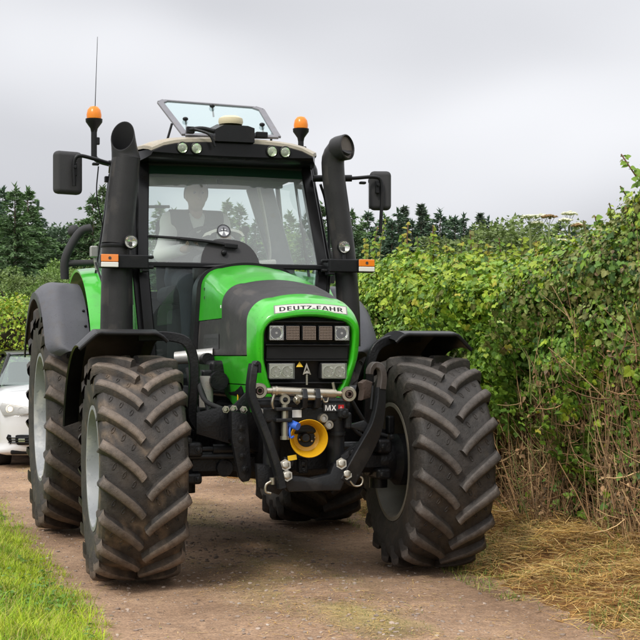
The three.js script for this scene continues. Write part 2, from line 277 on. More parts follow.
const SHOOTS = [[[2.839, 2.398, -0.218], [2.523, 2.805, -0.208], 24, 0.085, 1, "tallest bramble shoot arching up from the top right end of the hedge"],
  [[2.72, 2.494, -0.149], [2.609, 2.721, -0.078], 16, 0.085, 1, "leafy bramble shoot at the right edge of the picture below the tallest one"],
  [[2.757, 2.305, -0.243], [2.517, 2.579, -0.21], 26, 0.05, 4, "thin small leaved shoot just under the tallest shoot"],
  [[2.661, 2.142, -0.689], [2.536, 2.406, -0.622], 20, 0.075, 1, "leafy shoot standing on the hedge left of the tallest shoot"],
  [[2.732, 2.253, -0.668], [2.634, 2.502, -0.592], 18, 0.065, 0, "slender shoot with pale tip between the leafy shoots on the hedge top"],
  [[2.735, 2.117, -1.084], [2.637, 2.415, -1.009], 18, 0.05, 2, "thin brownish shoot beside the flowers on the hedge top"],
  [[2.435, 2.284, -7.438], [2.438, 2.716, -7.332], 18, 0.0718447048926952, 0, "first bramble shoot from the left along the hedge top", "bramble shoots on the hedge top"],
  [[2.452, 2.241, -6.597], [2.5, 2.641, -6.479], 24, 0.06282390125819047, 0, "second bramble shoot from the left along the hedge top", "bramble shoots on the hedge top"],
  [[2.56, 2.242, -5.939], [2.514, 2.659, -5.848], 24, 0.06644094542506986, 3, "third bramble shoot from the left along the hedge top", "bramble shoots on the hedge top"],
  [[2.474, 2.251, -5.547], [2.508, 2.753, -5.432], 22, 0.06209566270723857, 1, "fourth bramble shoot from the left along the hedge top", "bramble shoots on the hedge top"],
  [[2.49, 2.208, -5.333], [2.523, 2.807, -5.219], 22, 0.06177331518236967, 0, "fifth bramble shoot from the left along the hedge top", "bramble shoots on the hedge top"],
  [[2.591, 2.217, -4.886], [2.546, 2.617, -4.795], 19, 0.07891877747195211, 0, "sixth bramble shoot from the left along the hedge top", "bramble shoots on the hedge top"],
  [[2.617, 2.231, -4.773], [2.57, 2.709, -4.683], 16, 0.07731308845852496, 3, "seventh bramble shoot from the left along the hedge top", "bramble shoots on the hedge top"],
  [[2.606, 2.2, -4.568], [2.586, 2.571, -4.469], 19, 0.061397480418532685, 1, "eighth bramble shoot from the left along the hedge top", "bramble shoots on the hedge top"],
  [[2.682, 2.182, -4.232], [2.592, 2.526, -4.154], 20, 0.07257417130714396, 0, "ninth bramble shoot from the left along the hedge top", "bramble shoots on the hedge top"],
  [[2.672, 2.182, -4.235], [2.63, 2.653, -4.143], 25, 0.06925445472305802, 0, "tenth bramble shoot from the left along the hedge top", "bramble shoots on the hedge top"],
  [[2.723, 2.165, -3.906], [2.639, 2.454, -3.827], 18, 0.06309167137330773, 3, "eleventh bramble shoot from the left along the hedge top", "bramble shoots on the hedge top"],
  [[2.719, 2.12, -3.595], [2.67, 2.449, -3.505], 19, 0.07117192628177194, 1, "twelfth bramble shoot from the left along the hedge top", "bramble shoots on the hedge top"],
  [[2.71, 2.136, -3.388], [2.664, 2.533, -3.298], 17, 0.07693104879400159, 0, "thirteenth bramble shoot from the left along the hedge top", "bramble shoots on the hedge top"],
  [[2.751, 2.13, -3.272], [2.695, 2.425, -3.184], 23, 0.08041199919545358, 0, "fourteenth bramble shoot from the left along the hedge top", "bramble shoots on the hedge top"],
  [[2.741, 2.092, -3.066], [2.711, 2.382, -2.971], 21, 0.07396805597519021, 3, "fifteenth bramble shoot from the left along the hedge top", "bramble shoots on the hedge top"],
  [[2.855, 2.113, -2.927], [2.756, 2.427, -2.853], 21, 0.06899300990591047, 1, "sixteenth bramble shoot from the left along the hedge top", "bramble shoots on the hedge top"],
  [[2.814, 2.096, -2.626], [2.734, 2.359, -2.546], 19, 0.062455650323873096, 0, "seventeenth bramble shoot from the left along the hedge top", "bramble shoots on the hedge top"],
  [[2.756, 2.084, -2.435], [2.74, 2.386, -2.335], 23, 0.08625412486720287, 0, "eighteenth bramble shoot from the left along the hedge top", "bramble shoots on the hedge top"],
  [[2.798, 2.067, -2.109], [2.725, 2.336, -2.027], 20, 0.0782687705710921, 3, "nineteenth bramble shoot from the left along the hedge top", "bramble shoots on the hedge top"],
  [[2.699, 2.055, -1.93], [2.71, 2.377, -1.823], 24, 0.07254368465355682, 1, "twentieth bramble shoot from the left along the hedge top", "bramble shoots on the hedge top"]];
const UMBELS = [[2.697, 2.506, -1.722, 0.9, [[0, 0, 0, 0.062, 1], [-0.02, 0.012, -0.1, 0.07, 0]],
  "tall hogweed with a brown seed head over the hedge top"], [2.678, 2.535, -2.041, 0.9, [[0, 0, 0, 0.075, 0], [0.05, -0.05, 0.02, 0.05, 0]],
  "hogweed with two cream flower heads left of the brown seed head"], [2.898, 2.541, -1.766, 0.9, [[0, 0, 0, 0.062, 0], [-0.06, -0.06, 0.05, 0.055, 0], [0.06, -0.09, 0.02, 0.05, 0]],
  "hogweed with a flat cream flower head right of the brown seed head"], [2.693, 2.295, -1.514, 0.6, [[0, 0, 0, 0.07, 0]],
  "low hogweed with a cream flower head sunk in the hedge top"], [2.876, 2.424, -1.564, 0.7, [[0, 0, 0, 0.05, 1]],
  "small hogweed with a withered brownish head beside the cream flowers"]];
// ------------------------------------------------------------------ lie of the land
const bend = (z) => (z < -4 ? -0.03 * (Math.max(z, -26) + 4) ** 2 - (z < -26 ? 1.32 * (-26 - z) : 0) : 0);
const leftEdge = (z) => -1.42 + bend(z) + 0.10 * (vnoise(z * 1.3, 4.2) - 0.5) + 0.05 * (vnoise(z * 5, 9.2) - 0.5);
const rightEdge = (z) => interp([[-20, 1.55], [-4, 1.5], [-2, 1.35], [0, 1.17], [1.7, 1.09], [3, 0.93], [6, 0.9]], z) + bend(z) + 0.16 * (vnoise(z * 1.7, 14.2) - 0.5);
const hedgeX = (z) => 2.12 + bend(z);

function gridMesh(x0, x1, nx, z0, z1, nz, place) {           // place(u, v) -> [x, y, z, [r, g, b]]
  const pos = [], col = [], uv = [], idx = [];
  for (let j = 0; j <= nz; j++) for (let i = 0; i <= nx; i++) { const p = place(lerp(x0, x1, i / nx), lerp(z0, z1, j / nz)); pos.push(p[0], p[1], p[2]); uv.push(p[0], p[2]); col.push(...(p[3] || [1, 1, 1])); }
  for (let j = 0; j < nz; j++) for (let i = 0; i < nx; i++) { const a = j * (nx + 1) + i, b = a + 1, c = a + nx + 1, d = c + 1; idx.push(a, c, b, b, c, d); }
  const g = new THREE.BufferGeometry(); g.setAttribute('position', new THREE.Float32BufferAttribute(pos, 3)); g.setAttribute('uv', new THREE.Float32BufferAttribute(uv, 2)); g.setAttribute('color', new THREE.Float32BufferAttribute(col, 3)); g.setIndex(idx); g.computeVertexNormals(); return g;
}
const mixc = (a, b, t) => [lerp(a[0], b[0], t), lerp(a[1], b[1], t), lerp(a[2], b[2], t)];

// distant fields: one sheet to the horizon
const fieldTex = tex(512, (u, v) => { const a = tfbm(u, v, 8, 3, 5), b = tfbm(u, v, 64, 13, 3); return mixc([0.20, 0.27, 0.09], [0.42, 0.48, 0.17], clamp(0.2 + 0.5 * a + 0.4 * (b - 0.5))); }, 0.2, true);
{
  const g = gridMesh(-1, 1, 60, -1, 1, 60, (u, v) => { const x = Math.sign(u) * u * u * 420, z = -60 + Math.sign(v) * v * v * 420; return [x, -0.07 + (Math.hypot(x, z) > 30 ? 0.4 * (fbm(x * 0.02, z * 0.02) - 0.5) : 0), z]; });
  const m = new THREE.Mesh(g, new THREE.MeshStandardMaterial({ map: fieldTex, roughness: 1 })); m.name = 'ground'; m.receiveShadow = true; tag(m, 'grass fields reaching to the horizon around the track', 'ground', null, 'structure'); scene.add(m);
}
// the earth track
const gravelTex = tex(1024, (u, v) => {
  const a = tfbm(u, v, 5, 21, 5), f = tfbm(u, v, 48, 31, 4), g = tnoise(u, v, 256, 51), p = tnoise(u, v, 110, 61);
  let c = mixc([0.52, 0.415, 0.325], [0.69, 0.57, 0.46], clamp(0.5 + 1.4 * (a - 0.5) + 0.9 * (f - 0.5)));
  if (p > 0.82) c = mixc(c, [0.74, 0.67, 0.60], (p - 0.82) * 2.6); if (p < 0.17) c = mixc(c, [0.36, 0.29, 0.25], (0.17 - p) * 4);
  const k = 0.86 + 0.28 * g; return [c[0] * k, c[1] * k, c[2] * k];
}, 0.55, true);
const gravelBump = tex(1024, (u, v) => { const p = tnoise(u, v, 110, 61); return 0.45 * tfbm(u, v, 24, 31, 5) + 0.35 * (p > 0.75 ? (p - 0.75) * 4 : 0) + 0.2 * tnoise(u, v, 256, 51); }, 0.55);
const rut = (x) => Math.exp(-(((x + 0.95) / 0.32) ** 2)) + Math.exp(-(((x - 0.85) / 0.32) ** 2));
function roadY(x, z) { const q = x - bend(z); return -0.012 - 0.022 * rut(q) + 0.022 * Math.exp(-((q / 0.3) ** 2)) + 0.022 * (fbm(x * 3, z * 3, 1, 3) - 0.5) + 0.012 * (vnoise(x * 13, z * 13) - 0.5); }
{
  const place = (s, t) => {
    const z = t, x = lerp(leftEdge(z) - 0.35, rightEdge(z) + 0.35, s), q = x - bend(z);
    const green = sstep(0.50, 0.72, fbm(x * 2.3, z * 1.1, 5, 4)) * Math.exp(-(((q + 0.02) / 0.38) ** 2)), pale = sstep(0.45, 0.75, fbm(x * 1.2 + 9, z * 0.6, 2, 4)), damp = sstep(0.52, 0.75, fbm(x * 2, z * 0.9 + 4, 8, 4));
    let c = mixc([0.86, 0.84, 0.83], [1.08, 1.08, 1.08], pale); c = mixc(c, [0.58, 0.53, 0.49], damp * 0.65); c = mixc(c, [0.72, 0.86, 0.45], green * 0.75);
    return [x, roadY(x, z), z, c];
  };
  const g = gridMesh(0, 1, 90, -30, 7.2, 620, place);
  const m = new THREE.Mesh(g, new THREE.MeshStandardMaterial({ map: gravelTex, bumpMap: gravelBump, bumpScale: 0.012, roughness: 0.96, vertexColors: true })); m.name = 'road'; m.receiveShadow = true; m.castShadow = true;
  tag(m, 'brown compacted earth farm track under the tractor', 'track', null, 'structure'); scene.add(m);
}
// verges
const soilTex = tex(512, (u, v) => { const a = tfbm(u, v, 30, 91, 4), b = tfbm(u, v, 6, 92, 4); return mixc([0.22, 0.24, 0.09], [0.40, 0.42, 0.16], clamp(a * 0.7 + b * 0.5 - 0.1)); }, 0.8, true);
const strawTex = tex(512, (u, v) => { const a = tfbm(u, v * 0.999, 40, 95, 3), b = tfbm(u, v, 6, 96, 4); return mixc([0.30, 0.19, 0.09], [0.60, 0.43, 0.21], clamp(a * 0.9 + 0.8 * (b - 0.5))); }, 0.9, true);  // base kept dark so the gaps between straws look shaded
const vergeY = (x, z) => { const q = leftEdge(z) - x; return -0.03 + 0.10 * sstep(-0.05, 0.5, q) + 0.06 * (fbm(x * 2, z * 2, 3, 3) - 0.5) * sstep(0, 0.3, q); };
const bankY = (x, z) => { const q = x - rightEdge(z); return -0.035 + 0.20 * sstep(-0.05, 0.95, q) + 0.09 * (fbm(x * 3, z * 3, 7, 4) - 0.45) * sstep(0, 0.25, q); };
{
  const g = gridMesh(0, 1, 50, -30, 7.2, 300, (s, t) => { const x = leftEdge(t) + 0.06 - s * 4.5; return [x, vergeY(x, t), t]; });
  const m = new THREE.Mesh(g, new THREE.MeshStandardMaterial({ map: soilTex, roughness: 1, side: THREE.DoubleSide })); m.name = 'verge'; m.receiveShadow = true; tag(m, 'low grassed verge bordering the left side of the track', 'verge', null, 'structure'); scene.add(m);
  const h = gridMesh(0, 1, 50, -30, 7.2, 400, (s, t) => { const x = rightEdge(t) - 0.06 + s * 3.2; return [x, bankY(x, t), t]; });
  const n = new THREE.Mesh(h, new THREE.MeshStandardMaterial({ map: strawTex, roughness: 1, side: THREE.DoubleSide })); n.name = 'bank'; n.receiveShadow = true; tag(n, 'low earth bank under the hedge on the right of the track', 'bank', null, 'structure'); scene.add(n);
}

// ------------------------------------------------------------------ tractor
const tractor = base('tractor', 0, 0, -1.4);
tag(tractor, 'big green farm tractor with black cab and front linkage driving on the earth track', 'tractor');
const T = (name, geos, m, parent = tractor) => part(name, geos, m, parent);
const sub = (name, parent = tractor) => { const g = new THREE.Group(); g.name = name; parent.add(g); return g; };
const both = (f) => [f(-1), f(1)];
const mirror = (p, s) => p.map((q) => [q[0] * s, q[1], q[2]]);

// -- bonnet
const hoodTop = (z) => interp([[-1.4, 2.045], [-0.95, 2.02], [-0.5, 1.945], [-0.2, 1.878], [0, 1.838], [0.3, 1.775], [0.45, 1.742], [0.52, 1.722], [0.6, 1.68]], z);
const hoodW = (z) => interp([[-0.95, 0.372], [0, 0.362], [0.35, 0.342], [0.5, 0.325], [0.6, 0.306]], z);
function hoodS(z, q, b = 1.38, grow = 0) {                   // q: 0 lower left, 1 left shoulder, 2 left top edge, 3 crest, 6 lower right
  const s = q <= 3 ? -1 : 1, v = q <= 3 ? q : 6 - q, t = hoodTop(z) - 0.025, w = hoodW(z) + grow, rx = 0.15, ry = 0.145, sh = t - ry;
  const side = (y) => w - 0.035 * clamp((y - 1.4) / 0.5) * (z < 0 ? -z / 0.95 : 0) - lerp(0.26, 0.46, sstep(0.4, 0.6, z)) * Math.max(0, 1.40 - y) ** 1.3;
  if (v <= 1) { const y = lerp(b, sh, v); return V(s * side(y), y, z); }
  if (v <= 2) { const a = (v - 1) * Math.PI / 2, w0 = side(sh); return V(s * (w0 - rx + rx * Math.cos(a)), sh + ry * Math.sin(a), z); }
  const w0 = side(sh) - rx; const k = 1 - (v - 2); return V(s * w0 * k, t + 0.025 * (1 - k * k), z);
}
const qAt = (z, y, b) => (y - b) / (hoodTop(z) - 0.17 - b);
T('bonnet', slab((u, v) => { const z = lerp(-0.95, -0.203, u); return hoodS(z, lerp(0.0, 6, v), 1.625); }, 14, 48, 0.02), M.green);
T('bonnet_band', slab((u, v) => { const z = lerp(-0.197, 0.397, u), rearTuck = 0; return hoodS(z, lerp(0, 6, v), 1.385, 0.003); }, 10, 60, 0.02), M.hoodGrey);
for (const s of [-1, 1]) {
  T('side_panel', slab((u, v) => { const z = lerp(-0.93, -0.203, u), y = lerp(1.385, 1.62, v), p = hoodS(z, 0, y); return V(p.x * s * -1, y, z); }, 8, 4, s < 0 ? 0.02 : -0.02), M.hoodGrey);
  const lo = T('lower_side_panel', slab((u, v) => { const y = lerp(1.205, 1.378, v), z = lerp(-0.72 + 0.35 * clamp((1.30 - y) / 0.1) * 0.4, 0.40, u), p = hoodS(z, 0, y); return V(p.x * s * -1, y, z); }, 8, 5, s < 0 ? 0.02 : -0.02), M.green);
  T('lower_side_panel', slab((u, v) => { const y = lerp(1.03, 1.197, v), z = lerp(-0.30 + 0.25 * clamp((1.13 - y) / 0.1), 0.44, u), p = hoodS(z, 0, y); return V(p.x * s * -1, y, z); }, 8, 5, s < 0 ? 0.02 : -0.02), M.green);
  if (s < 0) {
    const c = hoodS(0.03, 0, 1.13); T('warning_sticker', box(0.004, 0.075, 0.022, c.x - 0.003, 1.135, 0.05, { r: 0.001 }), M.warnYellow);
    for (const [y, z] of [[1.84, -0.82], [1.78, -0.80], [1.70, -0.24]]) T('bonnet_sticker', box(0.003, 0.02, 0.02, hoodS(z, qAt(z, y, 1.625), 1.625).x - 0.001, y, z, { r: 0.001 }), y < 1.75 ? M.white : M.trim);
  }
}
const modelTex = printTex(512, 128, (c, w, h) => { c.fillStyle = '#3c3b3e'; c.fillRect(0, 0, w, h); c.fillStyle = '#232225'; c.font = 'bold 92px sans-serif'; c.textAlign = 'center'; c.textBaseline = 'middle'; c.fillText('AGROTRON', w / 2, h / 2, w * 0.94); });
{ const g = new THREE.PlaneGeometry(0.46, 0.10); g.rotateY(-Math.PI / 2); const x = hoodS(-0.52, 0, 1.5).x; g.translate(x - 0.004, 1.475, -0.50); part('side_lettering', g, new THREE.MeshStandardMaterial({ map: modelTex, roughness: 0.6 }), tractor, true); }
// front frame of the bonnet
const zf = (y) => 0.605 - 0.10 * clamp((1.66 - y) / 0.55);
function grilleLoop(q, grow, z) {
  const s = q <= 3 ? -1 : 1, v = q <= 3 ? q : 6 - q, top = 1.605 + grow * 0.9, b = 1.08, r = 0.10 + grow, sh = top - r;
  const side = (y) => 0.288 + grow - 0.008 * clamp((1.5 - y) / 0.2) - 0.50 * Math.max(0, 1.36 - y) ** 1.3;
  let x, y; if (v <= 1) { y = lerp(b, sh, v); x = side(y); } else if (v <= 2) { const a = (v - 1) * Math.PI / 2; x = side(sh) - r + r * Math.cos(a); y = sh + r * Math.sin(a); } else { const k = 1 - (v - 2); x = (side(sh) - r) * k; y = top + 0.022 * (1 - k * k); }
  return V(s * x, y, zf(y) + z);
}
{
  const shear = (p, lim) => { p.z = Math.min(p.z, zf(p.y) - lim); return p; };
  const ringAt = [
    (q) => hoodS(0.402, q, 1.03), (q) => shear(hoodS(0.47, q, 1.03), 0.075), (q) => shear(hoodS(0.52, q, 1.03), 0.04), (q) => { const a = shear(hoodS(0.56, q, 1.03), 0.015), g = grilleLoop(q, 0.03, 0); return a.lerp(g, 0.22); },
    (q) => { const a = hoodS(0.6, q, 1.03), g = grilleLoop(q, 0.012, 0.0); a.z = zf(a.y); return a.lerp(g, 0.62); }, (q) => grilleLoop(q, 0.006, 0.003), (q) => grilleLoop(q, 0, -0.004), (q) => grilleLoop(q, -0.004, -0.06),
  ];
  T('front_frame', slab((u, v) => { const k = Math.min(Math.floor(u * 7), 6), t = u * 7 - k, q = v * 6; return ringAt[k](q).lerp(ringAt[k + 1](q), t); }, 28, 72, -0.008), M.green);
}
T('grille', slab((u, v) => { const y = lerp(1.07, 1.605, v), x = lerp(-1, 1, u) * (0.298 - 0.07 * sstep(1.5, 1.6, y) - 0.48 * Math.max(0, 1.36 - y) ** 1.3); return V(x, y, zf(y) - 0.05); }, 6, 10, 0.02), M.black);
each('grille_bar', [box(0.53, 0.012, 0.03, 0, 1.445, 0.545), box(0.52, 0.012, 0.03, 0, 1.352, 0.528), box(0.46, 0.014, 0.03, 0, 1.215, 0.51), box(0.54, 0.016, 0.02, 0, 1.585, 0.565)], M.blackGloss, tractor);
T('grille_screen', slab((u, v) => V(lerp(-0.255, 0.255, u), lerp(1.362, 1.436, v), 0.548 - 0.012 * (1 - v)), 4, 3, 0.01), new THREE.MeshStandardMaterial({ color: 0x17171a, roughness: 0.8, bumpMap: M.meshGrille.bumpMap, bumpScale: 0.003 }));
for (const x of [-0.205, 0.205]) {
  const w = T('work_light', box(0.098, 0.098, 0.05, x, 1.517, 0.555, { r: 0.014 }), M.black);
  T('reflector', [box(0.084, 0.084, 0.004, x, 1.517, 0.578, { r: 0.002 })], M.lampBack, w); T('bowl', lathe([[0.001, -0.012], [0.016, -0.010], [0.030, 0.0], [0.038, 0.010], [0.041, 0.010], [0.041, 0]], [x, 1.517, 0.579], [0, 0, 1], 24), M.reflector, w); T('bulb', rod([x, 1.517, 0.570], [x, 1.517, 0.586], 0.007), M.steelGrey, w); T('lens', box(0.088, 0.088, 0.004, x, 1.517, 0.595, { r: 0.002 }), M.lens, w);
}
for (const x of [-0.103, 0, 0.103]) { const g = T('vent', box(0.092, 0.094, 0.03, x, 1.517, 0.566, { r: 0.008 }), M.black); T('vent_back', box(0.08, 0.082, 0.006, x, 1.517, 0.578, { r: 0.002 }), mat(0.05, 0.043, 0.038, 0.8), g); T('vent_mesh', Array.from({ length: 9 }, (_, i) => [box(0.0035, 0.08, 0.004, x - 0.038 + i * 0.0095, 1.517, 0.584, { r: 0.001 }), box(0.08, 0.0035, 0.004, x, 1.479 + i * 0.0095, 0.5865, { r: 0.001 })]), mat(0.26, 0.20, 0.165, 0.6), g); }
for (const x of [-0.165, 0.165]) {
  const w = T('headlight', box(0.168, 0.104, 0.06, x, 1.288, 0.513, { r: 0.012 }), M.black);
  T('reflector', [box(0.150, 0.088, 0.006, x, 1.288, 0.541, { r: 0.003 })], M.lampBack, w);
  for (const d of [-0.036, 0.036]) { T('bowl', lathe([[0.001, -0.010], [0.012, -0.009], [0.024, 0.0], [0.032, 0.012], [0.035, 0.012], [0.035, 0]], [x + d, 1.286, 0.543], [0, 0, 1], 24), M.reflector, w); T('bulb', rod([x + d, 1.286, 0.535], [x + d, 1.286, 0.553], 0.006), M.steelGrey, w); }
  T('lens', box(0.156, 0.094, 0.004, x, 1.288, 0.566, { r: 0.002 }), M.lens, w);
}
T('emblem', [plate([[-0.026, 0], [0, 0.075], [0.026, 0], [0.016, 0], [0, 0.045], [-0.016, 0]], 0.008, [0, 1.265, 0.53], [1, 0, 0], [0, 1, -0.15], 0.002), box(0.012, 0.065, 0.008, 0, 1.235, 0.528, { r: 0.002 }), plate([[-0.02, 0], [0.02, 0], [0, 0.02]], 0.006, [0, 1.272, 0.532], [1, 0, 0], [0, 1, 0], 0.001)], M.silver);
T('warning_sticker', plate([[-0.022, 0], [0.022, 0], [0, 0.034]], 0.004, [-0.045, 1.312, 0.526], [1, 0, 0], [0, 1, -0.1], 0.001), M.warnYellow);
{ // maker's name on a silver strip along the lip of the bonnet
  const t = printTex(620, 128, (c, w, h) => { c.fillStyle = '#d9d8d4'; c.fillRect(0, 0, w, h); c.strokeStyle = '#8c8b88'; c.lineWidth = 10; c.strokeRect(5, 5, w - 10, h - 10); c.fillStyle = '#141416'; c.font = 'bold 92px sans-serif'; c.textAlign = 'center'; c.textBaseline = 'middle'; c.fillText('DEUTZ-FAHR', w / 2, h / 2 + 4, w * 0.95); });
  const N = 24, pos = [], uv = [], idx = [];
  for (let i = 0; i <= N; i++) for (let j = 0; j < 2; j++) { const u = i / N, x = lerp(-0.225, 0.235, u), d = 0.30 * x * x, y = 1.645 + j * 0.05 - d, z = 0.611 - j * 0.014 - 0.25 * x * x * 0.5; pos.push(x, y, z); uv.push(u, j); }
  for (let i = 0; i < N; i++) idx.push(i * 2, i * 2 + 2, i * 2 + 1, i * 2 + 1, i * 2 + 2, i * 2 + 3);
  const g = new THREE.BufferGeometry(); g.setAttribute('position', new THREE.Float32BufferAttribute(pos, 3)); g.setAttribute('uv', new THREE.Float32BufferAttribute(uv, 2)); g.setIndex(idx); g.computeVertexNormals();
  part('name_plate', g, new THREE.MeshStandardMaterial({ map: t, roughness: 0.35, side: THREE.DoubleSide }), tractor, true);
}
// cowl between the bonnet and the cab
T('cowl', slab((u, v) => { const z = lerp(-0.955, -1.36, u), p = hoodS(-0.95, lerp(0, 6, v), 1.2); const k = 1 + 0.0 * u; return V(p.x * (1.0 - 0.15 * u), p.y - 0.012, z); }, 6, 40, 0.03), M.black);

// -- cab
const pane = (name, pts, m = M.glass, parent = tractor) => { const g = new THREE.BufferGeometry(), v = pts.map((p) => V(...p)), pos = []; for (let i = 1; i + 1 < v.length; i++) for (const q of [v[0], v[i], v[i + 1]]) pos.push(q.x, q.y, q.z); g.setAttribute('position', new THREE.Float32BufferAttribute(pos, 3)); g.computeVertexNormals(); return T(name, g, m, parent); };
const AF = (s) => [s * 0.68, 2.03, -1.40], AT = (s) => [s * 0.625, 2.80, -1.68], AB = (s) => [s * 0.60, 1.16, -1.40];
const bulge = (s) => 0.05 * (1 - s * s);
function screenAt(u, v) { const a = V(...AF(-1)).lerp(V(...AF(1)), u), b = V(...AT(-1)).lerp(V(...AT(1)), u), p = a.lerp(b, v); p.z += bulge(u * 2 - 1) + 0.015; return p; }
{
  const g = new THREE.BufferGeometry(), pos = []; const N = 16;
  for (let i = 0; i < N; i++) for (let j = 0; j < 4; j++) { const a = screenAt(i / N, j / 4), b = screenAt((i + 1) / N, j / 4), c = screenAt((i + 1) / N, (j + 1) / 4), d = screenAt(i / N, (j + 1) / 4); for (const q of [a, b, c, a, c, d]) pos.push(q.x, q.y, q.z); }
  g.setAttribute('position', new THREE.Float32BufferAttribute(pos, 3)); const q = creased(g, 1); const m = T('windscreen', q, M.screenGlass);
  T('sun_band', slab((u, v) => { const p = screenAt(lerp(0.015, 0.985, u), lerp(0.905, 1.0, v)); p.z += 0.008; return p; }, 16, 3, 0.004), M.sunBand, m);
  T('seal', [tube(Array.from({ length: 13 }, (_, i) => { const p = screenAt(i / 12, 1); return [p.x, p.y, p.z]; }), 0.016, 24, 6), tube([[...AF(-1)], [...AT(-1)]].map((p) => [p[0] + 0.03, p[1], p[2] + 0.02]), 0.012, 4, 6), tube([[...AF(1)], [...AT(1)]].map((p) => [p[0] - 0.03, p[1], p[2] + 0.02]), 0.012, 4, 6)], M.rubber, m);
}
for (const s of [-1, 1]) {
  pane('lower_window', [[s * 0.34, 1.22, -1.385], [s * 0.60, 1.22, -1.385], [s * 0.665, 2.01, -1.385], [s * 0.30, 2.01, -1.385]], M.clearGlass);
  T('front_pillar', [sweep([AB(s), AF(s), [s * 0.655, 2.40, -1.535], AT(s), [s * 0.60, 2.9, -1.74]], 0.085, 0.07, [0, 0.25, 1]), sweep([[s * 0.645, 1.15, -1.44], [s * 0.73, 2.03, -1.44], [s * 0.70, 2.45, -1.60], [s * 0.67, 2.88, -1.78]], 0.05, 0.08, [0, 0.2, 1])], M.blackGloss);
  T('side_pillar', sweep([[s * 0.85, 1.15, -2.40], [s * 0.885, 1.95, -2.42], [s * 0.745, 2.86, -2.42]], 0.02, 0.02, [1, 0, 0]), M.black);
  T('rear_pillar', sweep([[s * 0.80, 1.5, -2.86], [s * 0.80, 2.0, -2.86], [s * 0.70, 2.86, -2.80]], 0.035, 0.03, [0, 0, 1]), M.black);
  pane('door_window', [[s * 0.70, 1.22, -1.46], [s * 0.85, 1.22, -2.39], [s * 0.885, 1.95, -2.41], [s * 0.75, 2.80, -2.41], [s * 0.69, 2.80, -1.76], [s * 0.745, 2.03, -1.47]]);
  pane('side_window', [[s * 0.882, 1.95, -2.44], [s * 0.80, 1.98, -2.84], [s * 0.70, 2.80, -2.80], [s * 0.75, 2.80, -2.44]]);
  T('door_sill', box(0.06, 0.12, 0.76, s * 0.775, 1.16, -1.80, { ry: s * -0.2 }), M.black);
  T('cab_corner', [ball(0.085, s * 0.70, 2.80, -1.86, 0.9, 1.25, 1.1), box(0.10, 0.16, 0.26, s * 0.70, 2.78, -1.96, { r: 0.04 })], M.black);
  if (s > 0) T('handrail', tube([[s * 0.845, 2.74, -2.0], [s * 0.90, 2.62, -2.05], [s * 0.93, 2.25, -2.05], [s * 0.89, 2.03, -2.04]], 0.012, 24, 8), M.black);
}
pane('rear_window', [[-0.76, 1.90, -2.87], [0.76, 1.90, -2.87], [0.70, 2.80, -2.81], [-0.70, 2.80, -2.81]]);
T('rear_window_frame', [box(1.6, 0.07, 0.06, 0, 1.88, -2.87), box(1.5, 0.05, 0.05, 0, 2.82, -2.81), tube([[-0.72, 2.60, -2.86], [-0.2, 2.62, -2.88]], 0.014, 4, 6)], M.black);
T('rear_wall', box(1.56, 0.75, 0.05, 0, 1.52, -2.88), M.black);
T('screen_crossbar', [box(1.40, 0.038, 0.05, 0, 2.038, -1.355, { r: 0.01 })], M.black);
T('cab_floor', box(1.60, 0.06, 1.40, 0, 1.13, -2.12), M.trim);
